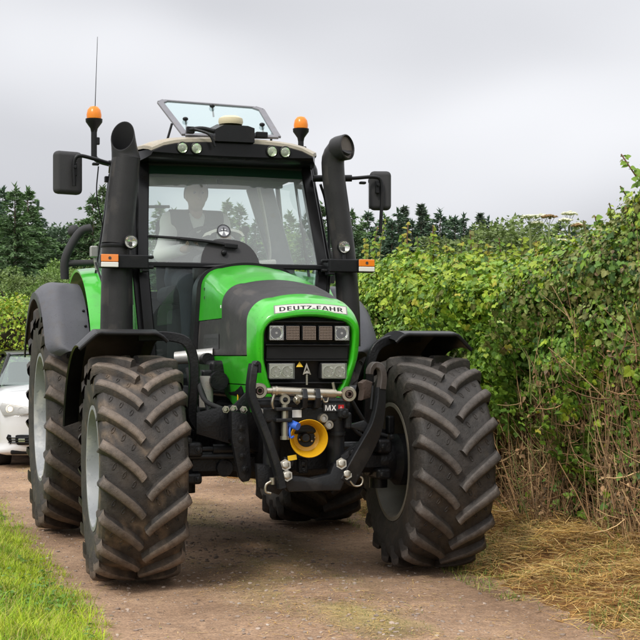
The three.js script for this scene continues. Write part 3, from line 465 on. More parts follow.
// roof
const roofW = (z) => interp([[-2.92, 0.70], [-2.5, 0.755], [-1.9, 0.745], [-1.5, 0.665], [-1.33, 0.58]], z);
{
  const crown = (f) => 0.055 * f ** 6 + 0.028 * f * f;
  const roofRing = (z, k, top) => { const w = roofW(z) * k, r = [], N = 14; for (let i = 0; i <= N; i++) { const f = 1 - 2 * i / N; r.push(V(w * f, top - crown(f), z)); } for (let i = 0; i <= N; i++) { const f = -1 + 2 * i / N; r.push(V(w * f * 1.005, top - crown(f) - 0.024, z)); } return r; };
  const zs = [-2.95, -2.85, -2.5, -2.0, -1.6, -1.48, -1.425, -1.40];
  T('roof', loft(zs.map((z, i) => roofRing(z, i === 0 ? 0.93 : i === 7 ? 0.985 : 1, [2.96, 2.985, 3.0, 3.005, 3.0, 2.995, 2.985, 2.972][i]))), M.cream);
  T('roof_visor', loft([-2.9, -2.2, -1.9, -1.6, -1.46, -1.405, -1.388].map((z, i) => { const w = roofW(z - 0.02) * 0.975, y0 = [2.82, 2.82, 2.82, 2.80, 2.81, 2.825, 2.845][i], top = [2.98, 2.99, 2.99, 2.985, 2.978, 2.972, 2.962][i], r = [], N = 14; for (let k = 0; k <= N; k++) { const f = 1 - 2 * k / N; r.push(V(w * f, top - 0.020 - crown(f) * 0.97, z)); } for (let k = 0; k <= N; k++) { const f = -1 + 2 * k / N; r.push(V(w * f, y0 + 0.012 * f * f, z)); } return r; })), M.blackGloss);
  T('headliner', [box(1.30, 0.03, 1.05, 0, 2.790, -2.30)], M.headliner);
  T('visor_panel', slab((u, v) => V(lerp(-0.60, 0.60, u), lerp(2.715, 2.815, v), lerp(-1.70, -1.73, v) + 0.03 * (1 - (2 * u - 1) ** 2)), 8, 3, 0.015), M.headliner);
  for (const x of [-0.387, -0.284, 0.284, 0.387]) {
    const l = T('roof_light', [lathe([[0.001, -0.05], [0.036, -0.05], [0.042, -0.02], [0.044, 0.012], [0.038, 0.016], [0.036, 0.002]], [x, 2.893, -1.375 - 0.08 * Math.abs(x) ** 2], [0, -0.05, 1], 24)], M.black);
    T('reflector', lathe([[0.001, -0.012], [0.02, -0.008], [0.037, 0.004]], [x, 2.893, -1.372 - 0.08 * x * x], [0, -0.05, 1], 20), M.reflector, l);
    T('lens', lathe([[0.037, 0.006], [0.03, 0.014], [0.012, 0.018], [0.001, 0.018]], [x, 2.893, -1.372 - 0.08 * x * x], [0, -0.05, 1], 20), new THREE.MeshPhysicalMaterial({ color: new THREE.Color().setRGB(0.82, 0.90, 0.74), roughness: 0.1, transmission: 0.7, thickness: 0 }), l);
    T('bulb', ball(0.008, x, 2.893, -1.366 - 0.08 * x * x), M.steelGrey, l);
  }
}
{ // raised roof hatch
  const b = (x) => [x, 3.0, -1.50], q = [[-0.345, 3.005, -1.50], [0.36, 3.02, -1.50], [0.405, 3.355, -2.20], [-0.415, 3.375, -2.20]];
  const Q = (u, v) => V(...q[0]).lerp(V(...q[1]), u).lerp(V(...q[3]).lerp(V(...q[2]), u), v);
  const h = sub('roof_hatch');
  const fr = [[0, 0], [1, 0], [1, 0.93], [0.94, 1], [0.06, 1], [0, 0.93], [0, 0]].map(([u, v]) => Q(u, v)); const nrm = Q(0, 0).sub(Q(1, 0)).cross(Q(0, 1).sub(Q(0, 0))).normalize();
  T('hatch_frame', fr.slice(1).map((p, i) => { const a = fr[i]; return sweep([[a.x, a.y, a.z], [p.x, p.y, p.z]], i === 3 ? 0.022 : 0.05, 0.018, [nrm.x, nrm.y, nrm.z]); }), mat(0.20, 0.20, 0.225, 0.6, { map: dustMap }), h);
  const gp = [[0.02, 0.02], [0.98, 0.02], [0.98, 0.93], [0.93, 0.985], [0.07, 0.985], [0.02, 0.93]].map(([u, v]) => { const p = Q(u, v); return [p.x, p.y, p.z]; }); pane('hatch_glass', gp, M.hatchGlass, h);
  for (const [u, v] of [[0.12, 0.42], [0.90, 0.35], [0.5, 0.90]]) { const p = Q(u, v).addScaledVector(nrm, -0.012); T('hatch_clip', [ball(0.022, p.x, p.y, p.z, 1, 0.7, 1), rod([p.x, p.y, p.z], [p.x + 0.005, p.y - 0.09, p.z + 0.03], 0.007)], M.black, h); }
  each('hatch_stay', [rod([-0.40, 3.12, -1.72], [-0.44, 2.98, -1.72], 0.009), rod([0.38, 3.12, -1.72], [0.36, 2.98, -1.72], 0.009)], M.black, h);
}
T('satellite_receiver', [loft([0, 0.3, 1].map((t) => { const z = lerp(-1.33, -1.56, t), y = lerp(3.02, 3.06, t); return [V(-0.155 - 0.01 * t, 2.945, z), V(0.14 + 0.01 * t, 2.945, z), V(0.14, y + 0.03, z), V(0.09, y + 0.045, z), V(-0.09, y + 0.045, z), V(-0.155, y + 0.01, z)]; })), tube([[-0.14, 3.02, -1.38], [-0.24, 3.04, -1.40], [-0.33, 3.03, -1.42]], 0.018, 8, 8), tube([[-0.30, 3.03, -1.38], [-0.2, 2.985, -1.32], [-0.16, 2.90, -1.31]], 0.010, 12, 6), box(0.09, 0.045, 0.06, 0.22, 3.02, -1.45), box(0.06, 0.05, 0.05, -0.32, 3.03, -1.43)], M.black);
T('receiver_dome', lathe([[0.085, 0], [0.092, 0.02], [0.088, 0.045], [0.06, 0.062], [0.001, 0.068]], [-0.01, 3.088, -1.46], [0, 1, 0], 28), mat(0.62, 0.54, 0.36, 0.5));
for (const s of [-1, 1]) {
  const b = sub('beacon'); const x = s * 0.86, z = -2.62;
  T('beacon_stem', [rod([x, 2.95, z], [x, 3.22, z], 0.024), lathe([[0.02, 0], [0.03, 0.05], [0.066, 0.10], [0.068, 0.125], [0.05, 0.127]], [x, 3.15, z]), tube(s < 0 ? [[x, 3.05, z], [x + 0.01, 2.96, z], [x + 0.18, 2.91, z]] : [[x, 3.0, z], [x - 0.05, 2.93, z], [x - 0.16, 2.91, z]], 0.022, 8, 8), box(0.03, 0.06, 0.035, x + 0.03, 3.10, z)], M.black, b);
  T('beacon_dome', lathe([[0.058, 0], [0.060, 0.03], [0.052, 0.07], [0.033, 0.095], [0.001, 0.103]], [x, 3.277, z]), M.amber, b);
  T('bulb', ball(0.02, x, 3.31, z), M.orange, b);
}
T('antenna', [rod([-0.86, 3.2, -2.60], [-0.835, 3.93, -2.60], 0.004, 0.002, 6), rod([-0.86, 2.95, -2.60], [-0.86, 3.22, -2.60], 0.007)], M.black);
// exhaust stack and air intake stand on either side of the front pillars
{
  const e = sub('exhaust_stack');
  T('exhaust_pipe', [rod([-0.875, 1.45, -1.33], [-0.868, 2.17, -1.345], 0.118, 0.108, 28), rod([-0.868, 2.175, -1.345], [-0.80, 2.80, -1.37], 0.112, 0.102, 28)], M.pipe, e);
  const mouthN = V(-0.42, 0.38, 0.82).normalize(), mex = V(0, 1, 0).cross(mouthN).normalize(), mey = mouthN.clone().cross(mex);
  const seamRing = (a) => V(-0.80 + 0.103 * Math.cos(a), 2.795, -1.37 + 0.103 * Math.sin(a)), mouth = (a, k = 1) => V(-0.832, 2.95, -1.325).addScaledVector(mex, 0.088 * k * Math.cos(a)).addScaledVector(mey, -0.122 * k * Math.sin(a));
  const rings = [0, 0.25, 0.5, 0.75, 0.95, 1].map((t) => Array.from({ length: 32 }, (_, k) => { const a = k / 32 * Math.PI * 2; return seamRing(a).lerp(mouth(a, t === 1 ? 0.985 : 1), t); }));
  const inner = [[1, 0.93], [0.8, 0.9], [0.45, 0.9], [0.1, 0.9]].map(([t, q]) => Array.from({ length: 32 }, (_, k) => { const a = k / 32 * Math.PI * 2, c = V(-0.80, 2.795, -1.37).lerp(V(-0.832, 2.95, -1.325), t); return seamRing(a).lerp(mouth(a), t).lerp(c, 1 - q); }));
  T('exhaust_tip', loft(rings.map((r) => r.slice().reverse()), false), M.pipe, e); T('exhaust_bore', loft([rings[5], ...inner].map((r) => r.slice().reverse()), false), mat(0.010, 0.010, 0.012, 0.85), e);
  T('exhaust_inside', rod([-0.80, 2.78, -1.37], [-0.80, 2.80, -1.37], 0.095, 0.095, 20), mat(0.008, 0.008, 0.008, 0.9), e);
  T('clamp', [lathe([[0.116, -0.012], [0.119, 0], [0.116, 0.012]], [-0.868, 2.165, -1.345], [0.02, 1, 0], 28)], M.black, e);
  const a = sub('air_intake');
  const path = smoothPts([[0.868, 1.45, -1.33], [0.862, 1.75, -1.335], [0.835, 2.12, -1.345], [0.785, 2.50, -1.355], [0.752, 2.76, -1.36], [0.752, 2.87, -1.345], [0.80, 2.945, -1.28]], 40);
  T('intake_pipe', tube(path, 0.0855, 48, 24), M.pipe, a);
  T('intake_head', lathe([[0.086, -0.06], [0.094, -0.03], [0.096, 0.05], [0.088, 0.056], [0.082, 0.03]], [0.795, 2.925, -1.285], [0.62, 0.1, 0.78], 28), M.pipe, a);
  T('intake_screen', lathe([[0.001, 0.04], [0.084, 0.036], [0.084, 0.03]], [0.795, 2.925, -1.285], [0.62, 0.1, 0.78], 24), M.meshGrille, a);
}
for (const s of [-1, 1]) { // indicators on brackets in front of the stacks
  const i = sub('indicator_bracket'); const x0 = s * 0.66, x1 = s * 0.985, z = -1.20;
  T('bracket', [box(0.235, 0.098, 0.035, s * 0.785, 2.045, z, { r: 0.01 }), box(0.08, 0.022, 0.05, s * 0.665, 2.082, z - 0.04), box(0.08, 0.022, 0.05, s * 0.665, 2.01, z - 0.04), box(0.05, 0.09, 0.16, s * 0.69, 2.045, z - 0.08), box(0.05, 0.05, 0.1, s * 0.69, 2.0, z - 0.04)], M.black, i);
  const l = T('indicator', box(0.130, 0.098, 0.065, s * 0.948, 2.045, z + 0.01, { r: 0.012 }), M.black, i);
  T('orange_lens', box(0.122, 0.052, 0.012, s * 0.948, 2.066, z + 0.043, { r: 0.005 }), M.orange, i); T('white_lens', box(0.122, 0.036, 0.012, s * 0.948, 2.020, z + 0.043, { r: 0.005 }), M.whiteLens, i);
  T('lens_screw', [rod([s * 0.948, 2.066, z + 0.045], [s * 0.948, 2.066, z + 0.052], 0.011, 0.011, 10), rod([s * 0.948, 2.022, z + 0.045], [s * 0.948, 2.022, z + 0.051], 0.009, 0.009, 10)][s < 0 ? 0 : 0], M.rusty, i);
  const w = T('stack_lamp', [lathe([[0.001, -0.06], [0.03, -0.06], [0.045, -0.03], [0.05, 0.012], [0.044, 0.016]], [s * 0.79, 2.185, -1.215], [0, 0, 1], 24), rod([s * 0.79, 2.185, -1.235], [s * 0.79, 2.09, -1.22], 0.014)], M.black, i);
  T('stack_lamp_glass', lathe([[0.045, 0.012], [0.03, 0.022], [0.001, 0.026]], [s * 0.79, 2.185, -1.215], [0, 0, 1], 20), M.lens, i);
  T('reflector', lathe([[0.001, -0.02], [0.025, -0.012], [0.044, 0.011]], [s * 0.79, 2.185, -1.215], [0, 0, 1], 20), M.reflector, i);
}
for (const s of [-1, 1]) { // wing mirrors, backs towards the viewer
  const m = sub('wing_mirror'); const cx = s < 0 ? -1.195 : 1.19, cy = s < 0 ? 2.70 : 2.65, h = s < 0 ? 0.31 : 0.30, w = s < 0 ? 0.21 : 0.165, z = -1.55;
  T('mirror_shell', [box(w, h, 0.09, cx, cy, z, { r: 0.035, ry: s * -0.25 })], M.trim, m);
  T('mirror_glass', box(w - 0.03, h - 0.03, 0.006, cx - s * 0.012, cy, z - 0.047, { r: 0.002, ry: s * -0.25 }), mat(0.9, 0.9, 0.9, 0.05, { metalness: 1 }), m);
  T('mirror_clamp', [box(0.03, 0.10, 0.03, cx - s * 0.045, cy + 0.02, z + 0.06), bolt(cx - s * 0.045, cy + 0.035, z + 0.075, 0.012)], M.black, m);
  T('mirror_arm', s < 0 ? [tube([[-0.72, 2.79, -1.55], [-0.88, 2.775, -1.52], [-1.00, 2.80, -1.50], [-1.13, 2.815, -1.48], [-1.155, 2.78, -1.48], [-1.155, 2.60, -1.48]], 0.014, 40, 8), rod([-0.72, 2.79, -1.55], [-0.90, 2.775, -1.52], 0.024), box(0.05, 0.02, 0.04, -1.0, 2.765, -1.50), tube([[-0.98, 2.75, -1.50], [-0.99, 2.55, -1.52], [-0.93, 2.3, -1.6]], 0.005, 14, 5)]
    : [tube([[0.70, 2.735, -1.56], [0.95, 2.735, -1.52], [1.12, 2.745, -1.48], [1.165, 2.73, -1.48], [1.168, 2.32, -1.48]], 0.014, 40, 8), rod([0.66, 2.73, -1.58], [0.95, 2.735, -1.52], 0.026), box(0.05, 0.02, 0.04, 1.03, 2.70, -1.50)], M.black, m);
}
// wiper, round sticker, rear-view mirror
{
  const w = sub('wiper'); const P = (u, v, o = 0.03) => { const p = screenAt(u, v); p.z += o; return [p.x, p.y, p.z]; };
  T('wiper_arm', [tube([P(0.48, 0.20, 0.04), P(0.36, 0.235, 0.04), P(0.20, 0.26, 0.035)], 0.011, 12, 6), box(0.10, 0.035, 0.03, ...P(0.475, 0.20, 0.04), { rz: -0.08 })], M.black, w);
  T('wiper_blade', tube([P(0.03, 0.285, 0.018), P(0.25, 0.262, 0.018), P(0.44, 0.225, 0.028)], 0.010, 16, 6), M.rubber, w);
  const k = P(0.435, 0.135, 0.03); T('wiper_knob', ball(0.022, k[0], k[1], k[2], 1, 1, 0.8), M.black);
  const c = document.createElement('canvas'); 
  const st = printTex(256, 256, (g, W) => { g.clearRect(0, 0, W, W); g.strokeStyle = '#2b2b30'; g.lineWidth = 20; g.beginPath(); g.arc(128, 128, 112, 0, 7); g.stroke(); g.fillStyle = '#77777d'; g.beginPath(); g.arc(128, 128, 103, 0, 7); g.fill(); g.fillStyle = '#d8d8da'; g.beginPath(); g.moveTo(128, 128); g.arc(128, 128, 100, 0.35, 1.2); g.fill(); g.beginPath(); g.moveTo(128, 128); g.arc(128, 128, 100, 1.95, 2.8); g.fill(); g.fillStyle = '#2b2b30'; g.fillRect(116, 60, 24, 80); g.fillRect(70, 116, 116, 18); g.fillStyle = '#d8d8da'; g.fillRect(86, 96, 26, 18); g.fillRect(144, 96, 26, 18); });
  const p = screenAt(0.44, 0.215); const g = new THREE.CircleGeometry(0.052, 28); g.rotateX(-0.33); g.translate(p.x + 0.01, p.y + 0.105, p.z - 0.04 + 0.01); part('sticker', g, new THREE.MeshStandardMaterial({ map: st, roughness: 0.5, side: THREE.DoubleSide }), tractor, true);
  T('rear_view_mirror', [box(0.045, 0.09, 0.03, -0.045, 2.72, -1.70, { rz: 0.2 }), box(0.42, 0.035, 0.03, 0.03, 2.765, -1.68), tube([[-0.18, 2.80, -1.66], [-0.14, 2.755, -1.66], [-0.06, 2.745, -1.66]], 0.008, 10, 5)], M.black);
}
// inside the cab
T('screen_mask', slab((u, v) => { // dark panel over the foot of the windscreen that carries the wiper
  const x = lerp(-0.265, 0.185, u), f = (x + 0.04) / 0.225, h = 0.205 * Math.pow(Math.max(0, 1 - Math.pow(Math.abs(f), 3.2)), 0.62) * (1 - 0.08 * f), q = screenAt(0.5 + x / 1.36, 0); const t = h * v / 0.77; const p = screenAt(0.5 + x / lerp(1.36, 1.25, t), t); p.z += 0.012; return p; }, 30, 8, 0.008), M.trim);
T('dashboard', [box(0.42, 0.22, 0.30, -0.045, 2.03, -1.58, { r: 0.06 }), box(0.22, 0.85, 0.22, -0.045, 1.60, -1.56, { r: 0.05 })], M.trim);
T('instrument_hood', [slab((u, v) => V(lerp(-0.17, 0.11, u), 2.275 + 0.055 * Math.sin(u * Math.PI) ** 0.4, lerp(-1.52, -1.72, v)), 14, 4, 0.02)], M.whiteTrim);
{ const g = new THREE.TorusGeometry(0.19, 0.016, 10, 40); g.rotateX(-0.95); g.translate(-0.06, 2.26, -1.80); T('steering_wheel', [g, rod([-0.06, 2.25, -1.80], [-0.06, 2.10, -1.66], 0.03), rod([-0.24, 2.26, -1.80], [0.12, 2.26, -1.80], 0.014), rod([-0.06, 2.26, -1.80], [-0.06, 2.15, -1.92], 0.014)], M.trim); }
T('driver_seat', [box(0.52, 0.14, 0.50, -0.12, 1.86, -2.28, { r: 0.06 }), box(0.50, 0.62, 0.14, -0.12, 2.18, -2.56, { r: 0.06, rx: -0.1 }), box(0.36, 0.5, 0.36, -0.12, 1.5, -2.32, { r: 0.04 })], M.seat);
T('armrest_console', [box(0.24, 0.09, 0.46, 0.33, 2.06, -2.05, { r: 0.035 }), box(0.28, 0.7, 0.5, 0.40, 1.66, -2.3, { r: 0.04 })], M.lightTrim);
T('console_top', box(0.15, 0.05, 0.2, 0.36, 2.095, -1.9, { r: 0.02, rz: 0.1 }), M.whiteTrim);
T('inner_pillar', sweep([[0.76, 1.6, -2.62], [0.70, 2.1, -2.60], [0.50, 2.78, -2.62]], [0.17, 0.19, 0.22], 0.05, [0, 0, 1]), M.lightTrim);
T('grab_rail', tube([[0.44, 2.74, -2.40], [0.50, 2.45, -2.40], [0.52, 2.15, -2.38], [0.42, 2.05, -2.36]], 0.015, 20, 8), M.whiteTrim);
T('lever', [rod([0.25, 2.05, -2.02], [0.25, 2.34, -2.05], 0.009), ball(0.03, 0.25, 2.37, -2.05)], M.trim);
// rear mudguards
for (const s of [-1, 1]) {
  const arc = (R, a) => [0.905 + R * Math.sin(a), -2.77 + R * Math.cos(a)];
  const f = sub('rear_mudguard');
  T('mudguard_panel', slab((u, v) => { const a = lerp(2.5, 0.50, u), low = clamp((0.62 - a) / 0.12), x0 = lerp(0.985, 0.985 + 0.02 * low, 1), x1 = lerp(1.315, 1.315 - 0.11 * (1 - Math.sqrt(1 - low * low)), 1); const x = lerp(x0, x1, v), drop = 0.09 * Math.max(0, (v - 0.55) / 0.45) ** 2.2; const [y, z] = arc(1.075 - drop - 0.02 * (1 - v), a); return V(s * x, y, z); }, 80, 30, s < 0 ? -0.02 : 0.02), M.fenderGrey, f);
  T('mudguard', slab((u, v) => { const a = lerp(2.6, 0.10, u), x = lerp(0.76, 0.99, v), top = 0.09 * Math.sin(clamp(a / Math.PI) * Math.PI); const [y, z] = arc(1.10 + top - 0.02 * v * v - 0.05 * Math.max(0, 0.2 - v) ** 1 * 2, a); return V(s * x, y, z); }, 44, 8, s < 0 ? -0.02 : 0.02), M.green, f);
  T('mudguard_wall', slab((u, v) => { const a = lerp(2.6, 0.06, u), [y, z] = arc(lerp(0.55, 1.12, v), a); return V(s * (0.77 - 0.02 * v), y, z); }, 30, 6, s < 0 ? 0.02 : -0.02), M.black, f);
  T('mudguard_lip', slab((u, v) => { const a = lerp(2.62, 0.9, u), [y, z] = arc(lerp(0.93, 0.985, v), a); return V(s * 1.312, y, z); }, 24, 2, s < 0 ? -0.012 : 0.012), M.black, f);
  each('rivet', [0.56, 0.72, 0.88].map((a) => { const [y, z] = arc(1.062, a); return ball(0.011, s * 1.012, y, z); }), M.black, f);
}
for (const s of [-1, 1]) {
  T('mudguard_handle', [tube([[s * 1.10, 1.99, -2.55], [s * 1.10, 2.14, -2.52], [s * 1.04, 2.28, -2.5], [s * 0.97, 2.37, -2.48], [s * 0.90, 2.39, -2.46]], 0.034, 30, 10), rod([s * 1.08, 2.11, -2.53], [s * 0.85, 2.12, -2.50], 0.026), ball(0.05, s * 1.02, 2.375, -2.62)], M.trim);
  const l = T('side_lamp', [box(0.06, 0.09, 0.06, s * 0.905, 2.19, -2.30, { r: 0.012 }), rod([s * 0.90, 2.15, -2.3], [s * 0.88, 2.05, -2.3], 0.014)], M.steelGrey);
  T('door_strut', rod([s * 0.905, 2.10, -2.20], [s * 0.83, 1.78, -2.0], 0.008), M.black);
}

// -- wheels
const rubberBump = tex(256, (u, v) => 0.7 * tfbm(u, v, 16, 41, 5) + 0.3 * (tnoise(u, v, 96, 43) > 0.8 ? 1 : 0), 3);
const tyreTex = tex(512, (u, v) => { const a = tfbm(u, v, 24, 81, 5), b = tnoise(u, v, 160, 83); const k = 0.72 + 0.4 * a + 0.16 * (b - 0.5); return [k, k * 0.985, k * 0.97]; }, 2.2, true);
const tyreMat = new THREE.MeshStandardMaterial({ vertexColors: true, roughness: 0.66, map: tyreTex, bumpMap: rubberBump, bumpScale: 0.003 });
function tyreGeometry(R, W, rimR, nl, seed, dirt, lugDust) {
  const h = R * 0.066, prof = [[0.44, rimR], [0.47, rimR + 0.02], [0.492, lerp(rimR, R, 0.30)], [0.505, lerp(rimR, R, 0.50)], [0.498, lerp(rimR, R, 0.68)], [0.475, R - h - R * 0.048], [0.435, R - h - R * 0.018], [0.30, R - h - 0.006], [0, R - h]].map(([u, r]) => [u * W, r]);
  const full = [...prof, ...prof.slice(0, -1).reverse().map(([u, r]) => [-u, r])];
  const radAt = (u) => { const a = Math.abs(u); for (let i = prof.length - 1; i > 0; i--) if (a <= prof[i - 1][0] || i === 1) { const [u0, r0] = prof[i], [u1, r1] = prof[i - 1]; return lerp(r0, r1, clamp((a - u0) / (u1 - u0 || 1), 0, 1)); } return R; };
  const pos = [], col = [], put = (p, c) => { pos.push(p[0], p[1], p[2]); col.push(...c); };
  const dark = [0.027, 0.024, 0.0225], dusty = lugDust, mud = [0.22, 0.155, 0.10];
  const colAt = (p, lug) => { const n = fbm(p[0] * 9 + seed, p[1] * 9, p[2] * 9, 4), m = sstep(0.555, 0.60, fbm(p[0] * 6 + seed * 3, p[1] * 6 + 7, p[2] * 6, 5)) * sstep(0.4, 0.62, fbm(p[0] * 22, p[1] * 22 + 3, p[2] * 22, 3)) * dirt; const f = sstep(0.25, 0.8, n); return lug === 2 ? mixc(mixc(dark, dusty, 0.42 + 0.58 * f), mud, m * 0.15) : mixc(mixc(dark, dusty, lug === 1 ? 0.30 * f : 0.22 * f), mud, m * (lug === 1 ? 0.35 : 0.65)); };
  const P = (u, r, a) => [u, r * Math.sin(a), r * Math.cos(a)];
  // carcass
  const NA = 96, fine = []; for (let i = 0; i + 1 < full.length; i++) { const k = i === 7 || i === 8 ? 5 : 3; for (let j = 0; j < k; j++) fine.push([lerp(full[i][0], full[i + 1][0], j / k), lerp(full[i][1], full[i + 1][1], j / k)]); } fine.push(full[full.length - 1]);
  for (let i = 0; i < NA; i++) for (let j = 0; j + 1 < fine.length; j++) {
    const a = i / NA * Math.PI * 2, b = (i + 1) / NA * Math.PI * 2, q = [P(fine[j][0], fine[j][1], a), P(fine[j + 1][0], fine[j + 1][1], a), P(fine[j + 1][0], fine[j + 1][1], b), P(fine[j][0], fine[j][1], b)], c = q.map((p) => colAt(p, 0));
    for (const k of [0, 1, 2, 0, 2, 3]) put(q[k], c[k]);
  }
  // tread bars: they start near the middle, lean back and run down over the shoulder
  const NS = 12;
  for (let s of [-1, 1]) for (let i = 0; i < nl; i++) {
    const a0 = (i + (s > 0 ? 0.5 : 0)) / nl * Math.PI * 2, wear = 0.9 + 0.2 * hash3(i, s + 2, seed), secs = [];
    for (let k = 0; k <= NS; k++) {
      const t = k / NS, u = lerp(0.030 * W, 0.497 * W, Math.min(1, t * 1.12)) , over = Math.max(0, t * 1.12 - 1) / 0.12;
      const arc = lerp(-0.02, W * 0.42, Math.pow(t, 0.80)); const ang = a0 + arc / R;
      const slope = t < 0.5 ? 0.85 : lerp(0.85, 0.5, (t - 0.5) * 2);       // how far the bar leans
      const hw = lerp(0.0205, 0.0285, t) * R / 0.7, hb = hw + 0.014;
      const rb = radAt(u) - 0.012 - over * R * 0.055, top = lerp(R - 0.002, R - R * 0.03, sstep(0.5, 1, t)) - over * R * 0.065, tu = u - (t > 0.9 ? 0 : 0);
      const dirU = -slope / Math.hypot(1, slope), dirA = 1 / Math.hypot(1, slope);
      const at = (w, r, lean) => { const uu = s * (u + w * dirU * -1 * -1 + 0), aa = ang + w * dirA / R; return P(uu, r, aa); };
      secs.push([at(-hb, rb), at(-hw - 0.003, top - 0.010), at(-hw + 0.007, top), at(hw - 0.007, top), at(hw + 0.003, top - 0.010), at(hb, rb)]);
    }
    const quad = (p, q, r, t, lug) => { const f = s > 0 ? [p, q, r, p, r, t] : [p, r, q, p, t, r]; for (const v of f) put(v, colAt(v, lug)); };
    for (let k = 0; k < NS; k++) for (let j = 0; j < 5; j++) quad(secs[k][j], secs[k][j + 1], secs[k + 1][j + 1], secs[k + 1][j], j > 0 && j < 4 ? 2 : 1);
    for (const [e, w] of [[secs[0], 1], [secs[NS], 0]]) for (const [a, b] of [[1, 4], [2, 3]]) { const l = a === 1 ? [0, 5] : [1, 4]; if (w) quad(e[l[0]], e[l[1]], e[b], e[a], 1); else quad(e[l[0]], e[a], e[b], e[l[1]], 1); }
    for (let m = 0; m < 3; m++) { // small raised marks moulded between the bars
      const u = lerp(0.14, 0.36, m / 2) * W, ang = a0 + (W * 0.42 * Math.pow(m * 0.28 + 0.22, 0.80) + Math.PI * R / nl * 1.0) / R, r = radAt(u), g = new THREE.TorusGeometry(0.017, 0.0045, 4, 9); g.scale(0.5, 1.15, 0.8); g.rotateZ(s * 0.5);
      g.rotateX(-ang); const q = g.toNonIndexed().attributes.position; const c = P(s * u, r + 0.001, ang);
      for (let n = 0; n < q.count; n++) { const v = [q.getX(n), q.getY(n), q.getZ(n)]; const w = [c[0] + v[0], c[1] + v[1], c[2] + v[2]]; put(w, colAt(w, 0)); }
    }
  }
  for (let i = 0; i < pos.length; i += 3) if (pos[i + 1] < -R + 0.012) pos[i + 1] = -R + 0.012;   // flat where it stands
  const g = new THREE.BufferGeometry(); g.setAttribute('position', new THREE.Float32BufferAttribute(pos, 3)); g.setAttribute('color', new THREE.Float32BufferAttribute(col, 3));
  return planarUV(creased(g, 0.86));
}
function wheel(s, x, R, W, z, steer, rimR, nl, seed, dirt, lugDust) {
  const w = new THREE.Group(); w.name = 'wheel'; w.position.set(x - ORG.x, R - 0.014, z - ORG.z); w.rotation.y = steer; tractor.add(w);
  const add = (n, g, m) => { const q = new THREE.Mesh(g, m); q.name = n; q.castShadow = q.receiveShadow = true; w.add(q); };
  add('tyre', tyreGeometry(R, W, rimR, nl, seed, dirt, lugDust), tyreMat);
  const o = s, e = W * 0.45;                                   // o: the outward side
  const rim = lathe([[rimR + 0.012, -e], [rimR + 0.014, -e - 0.012], [rimR - 0.012, -e - 0.012], [rimR - 0.03, -e + 0.03], [rimR - 0.06, -e + 0.09], [rimR - 0.065, 0], [rimR - 0.055, e - 0.10], [rimR - 0.03, e - 0.03], [rimR - 0.012, e + 0.012], [rimR + 0.014, e + 0.012], [rimR + 0.012, e]], [0, 0, 0], [o, 0, 0], 64);
  const dishAt = 0.02 * o, disc = lathe([[rimR - 0.062, -0.05], [rimR * 0.78, -0.035], [rimR * 0.62, 0.0], [rimR * 0.50, 0.04], [rimR * 0.36, 0.045], [rimR * 0.36, 0.03], [rimR * 0.50, 0.025], [rimR * 0.62, -0.015], [rimR * 0.78, -0.05], [rimR - 0.062, -0.065]], [dishAt, 0, 0], [o, 0, 0], 64);
  add('rim', joined([rim, disc]), s < 0 ? M.rim : M.rimDustShade);
  add('hub', joined([lathe([[0.001, 0.14], [0.06, 0.14], [0.09, 0.12], [0.11, 0.06], [rimR * 0.40, 0.05], [rimR * 0.40, -0.06], [0.12, -0.10], [0.12, -0.2], [0.001, -0.2]], [dishAt, 0, 0], [o, 0, 0], 32)]), M.chassis);
  Array.from({ length: 10 }, (_, i) => add('wheel_nut', planarUV(bolt(dishAt + o * 0.048, rimR * 0.45 * Math.sin(i * 0.628), rimR * 0.45 * Math.cos(i * 0.628), 0.014, [o, 0, 0], 0.02)), M.steelGrey));
}
wheel(-1, -0.980, 0.70, 0.515, 0, -0.03, 0.375, 19, 3, 0.8, [0.180, 0.140, 0.112]);
wheel(1, 0.970, 0.70, 0.515, 0, -0.03, 0.375, 19, 8, 0.2, [0.108, 0.092, 0.082]);
wheel(-1, -0.968, 0.905, 0.65, -2.77, 0, 0.50, 21, 13, 0.4, [0.150, 0.112, 0.086]);
wheel(1, 0.968, 0.905, 0.65, -2.77, 0, 0.50, 21, 23, 0.35, [0.06, 0.05, 0.045]);

// front mudguards
for (const s of [-1, 1]) {
  const f = sub('front_mudguard'); const x0 = s < 0 ? 0.79 : 0.70, x1 = s < 0 ? 1.325 : 1.225;
  const fy = (v) => (v < 0.1 ? -0.05 * (0.1 - v) / 0.1 : v > 0.80 ? -0.10 * ((v - 0.80) / 0.20) : 0);
  T('mudguard_sheet', slab((u, v) => { const a = lerp(2.85, 1.34, u), R = 0.845 + fy(v); return V(s * lerp(x0, x1, v), 0.70 + R * Math.sin(a), R * Math.cos(a)); }, 36, 20, s < 0 ? -0.014 : 0.014), M.black, f);
  T('mudguard_edge', tube(Array.from({ length: 15 }, (_, i) => { const v = i / 14, R = 0.838 + fy(v), a = 1.34; return [s * lerp(x0, x1, v), 0.70 + R * Math.sin(a), R * Math.cos(a)]; }), 0.013, 28, 6), M.black, f);
  T('mudguard_stay', s < 0 ? sweep(smoothPts([[-0.93, 1.50, -0.06], [-0.74, 1.50, 0.0], [-0.645, 1.47, 0.02], [-0.60, 1.38, 0.02], [-0.59, 1.2, 0.02], [-0.60, 1.0, 0.0], [-0.56, 0.93, 0.0]], 24), 0.06, 0.045, [0, 0, 1]) : sweep(smoothPts([[0.95, 1.50, -0.06], [0.74, 1.49, 0.0], [0.62, 1.44, 0.03], [0.57, 1.33, 0.04], [0.56, 1.15, 0.03], [0.56, 0.95, 0.0]], 24), 0.06, 0.045, [0, 0, 1]), M.chassis, f);
}
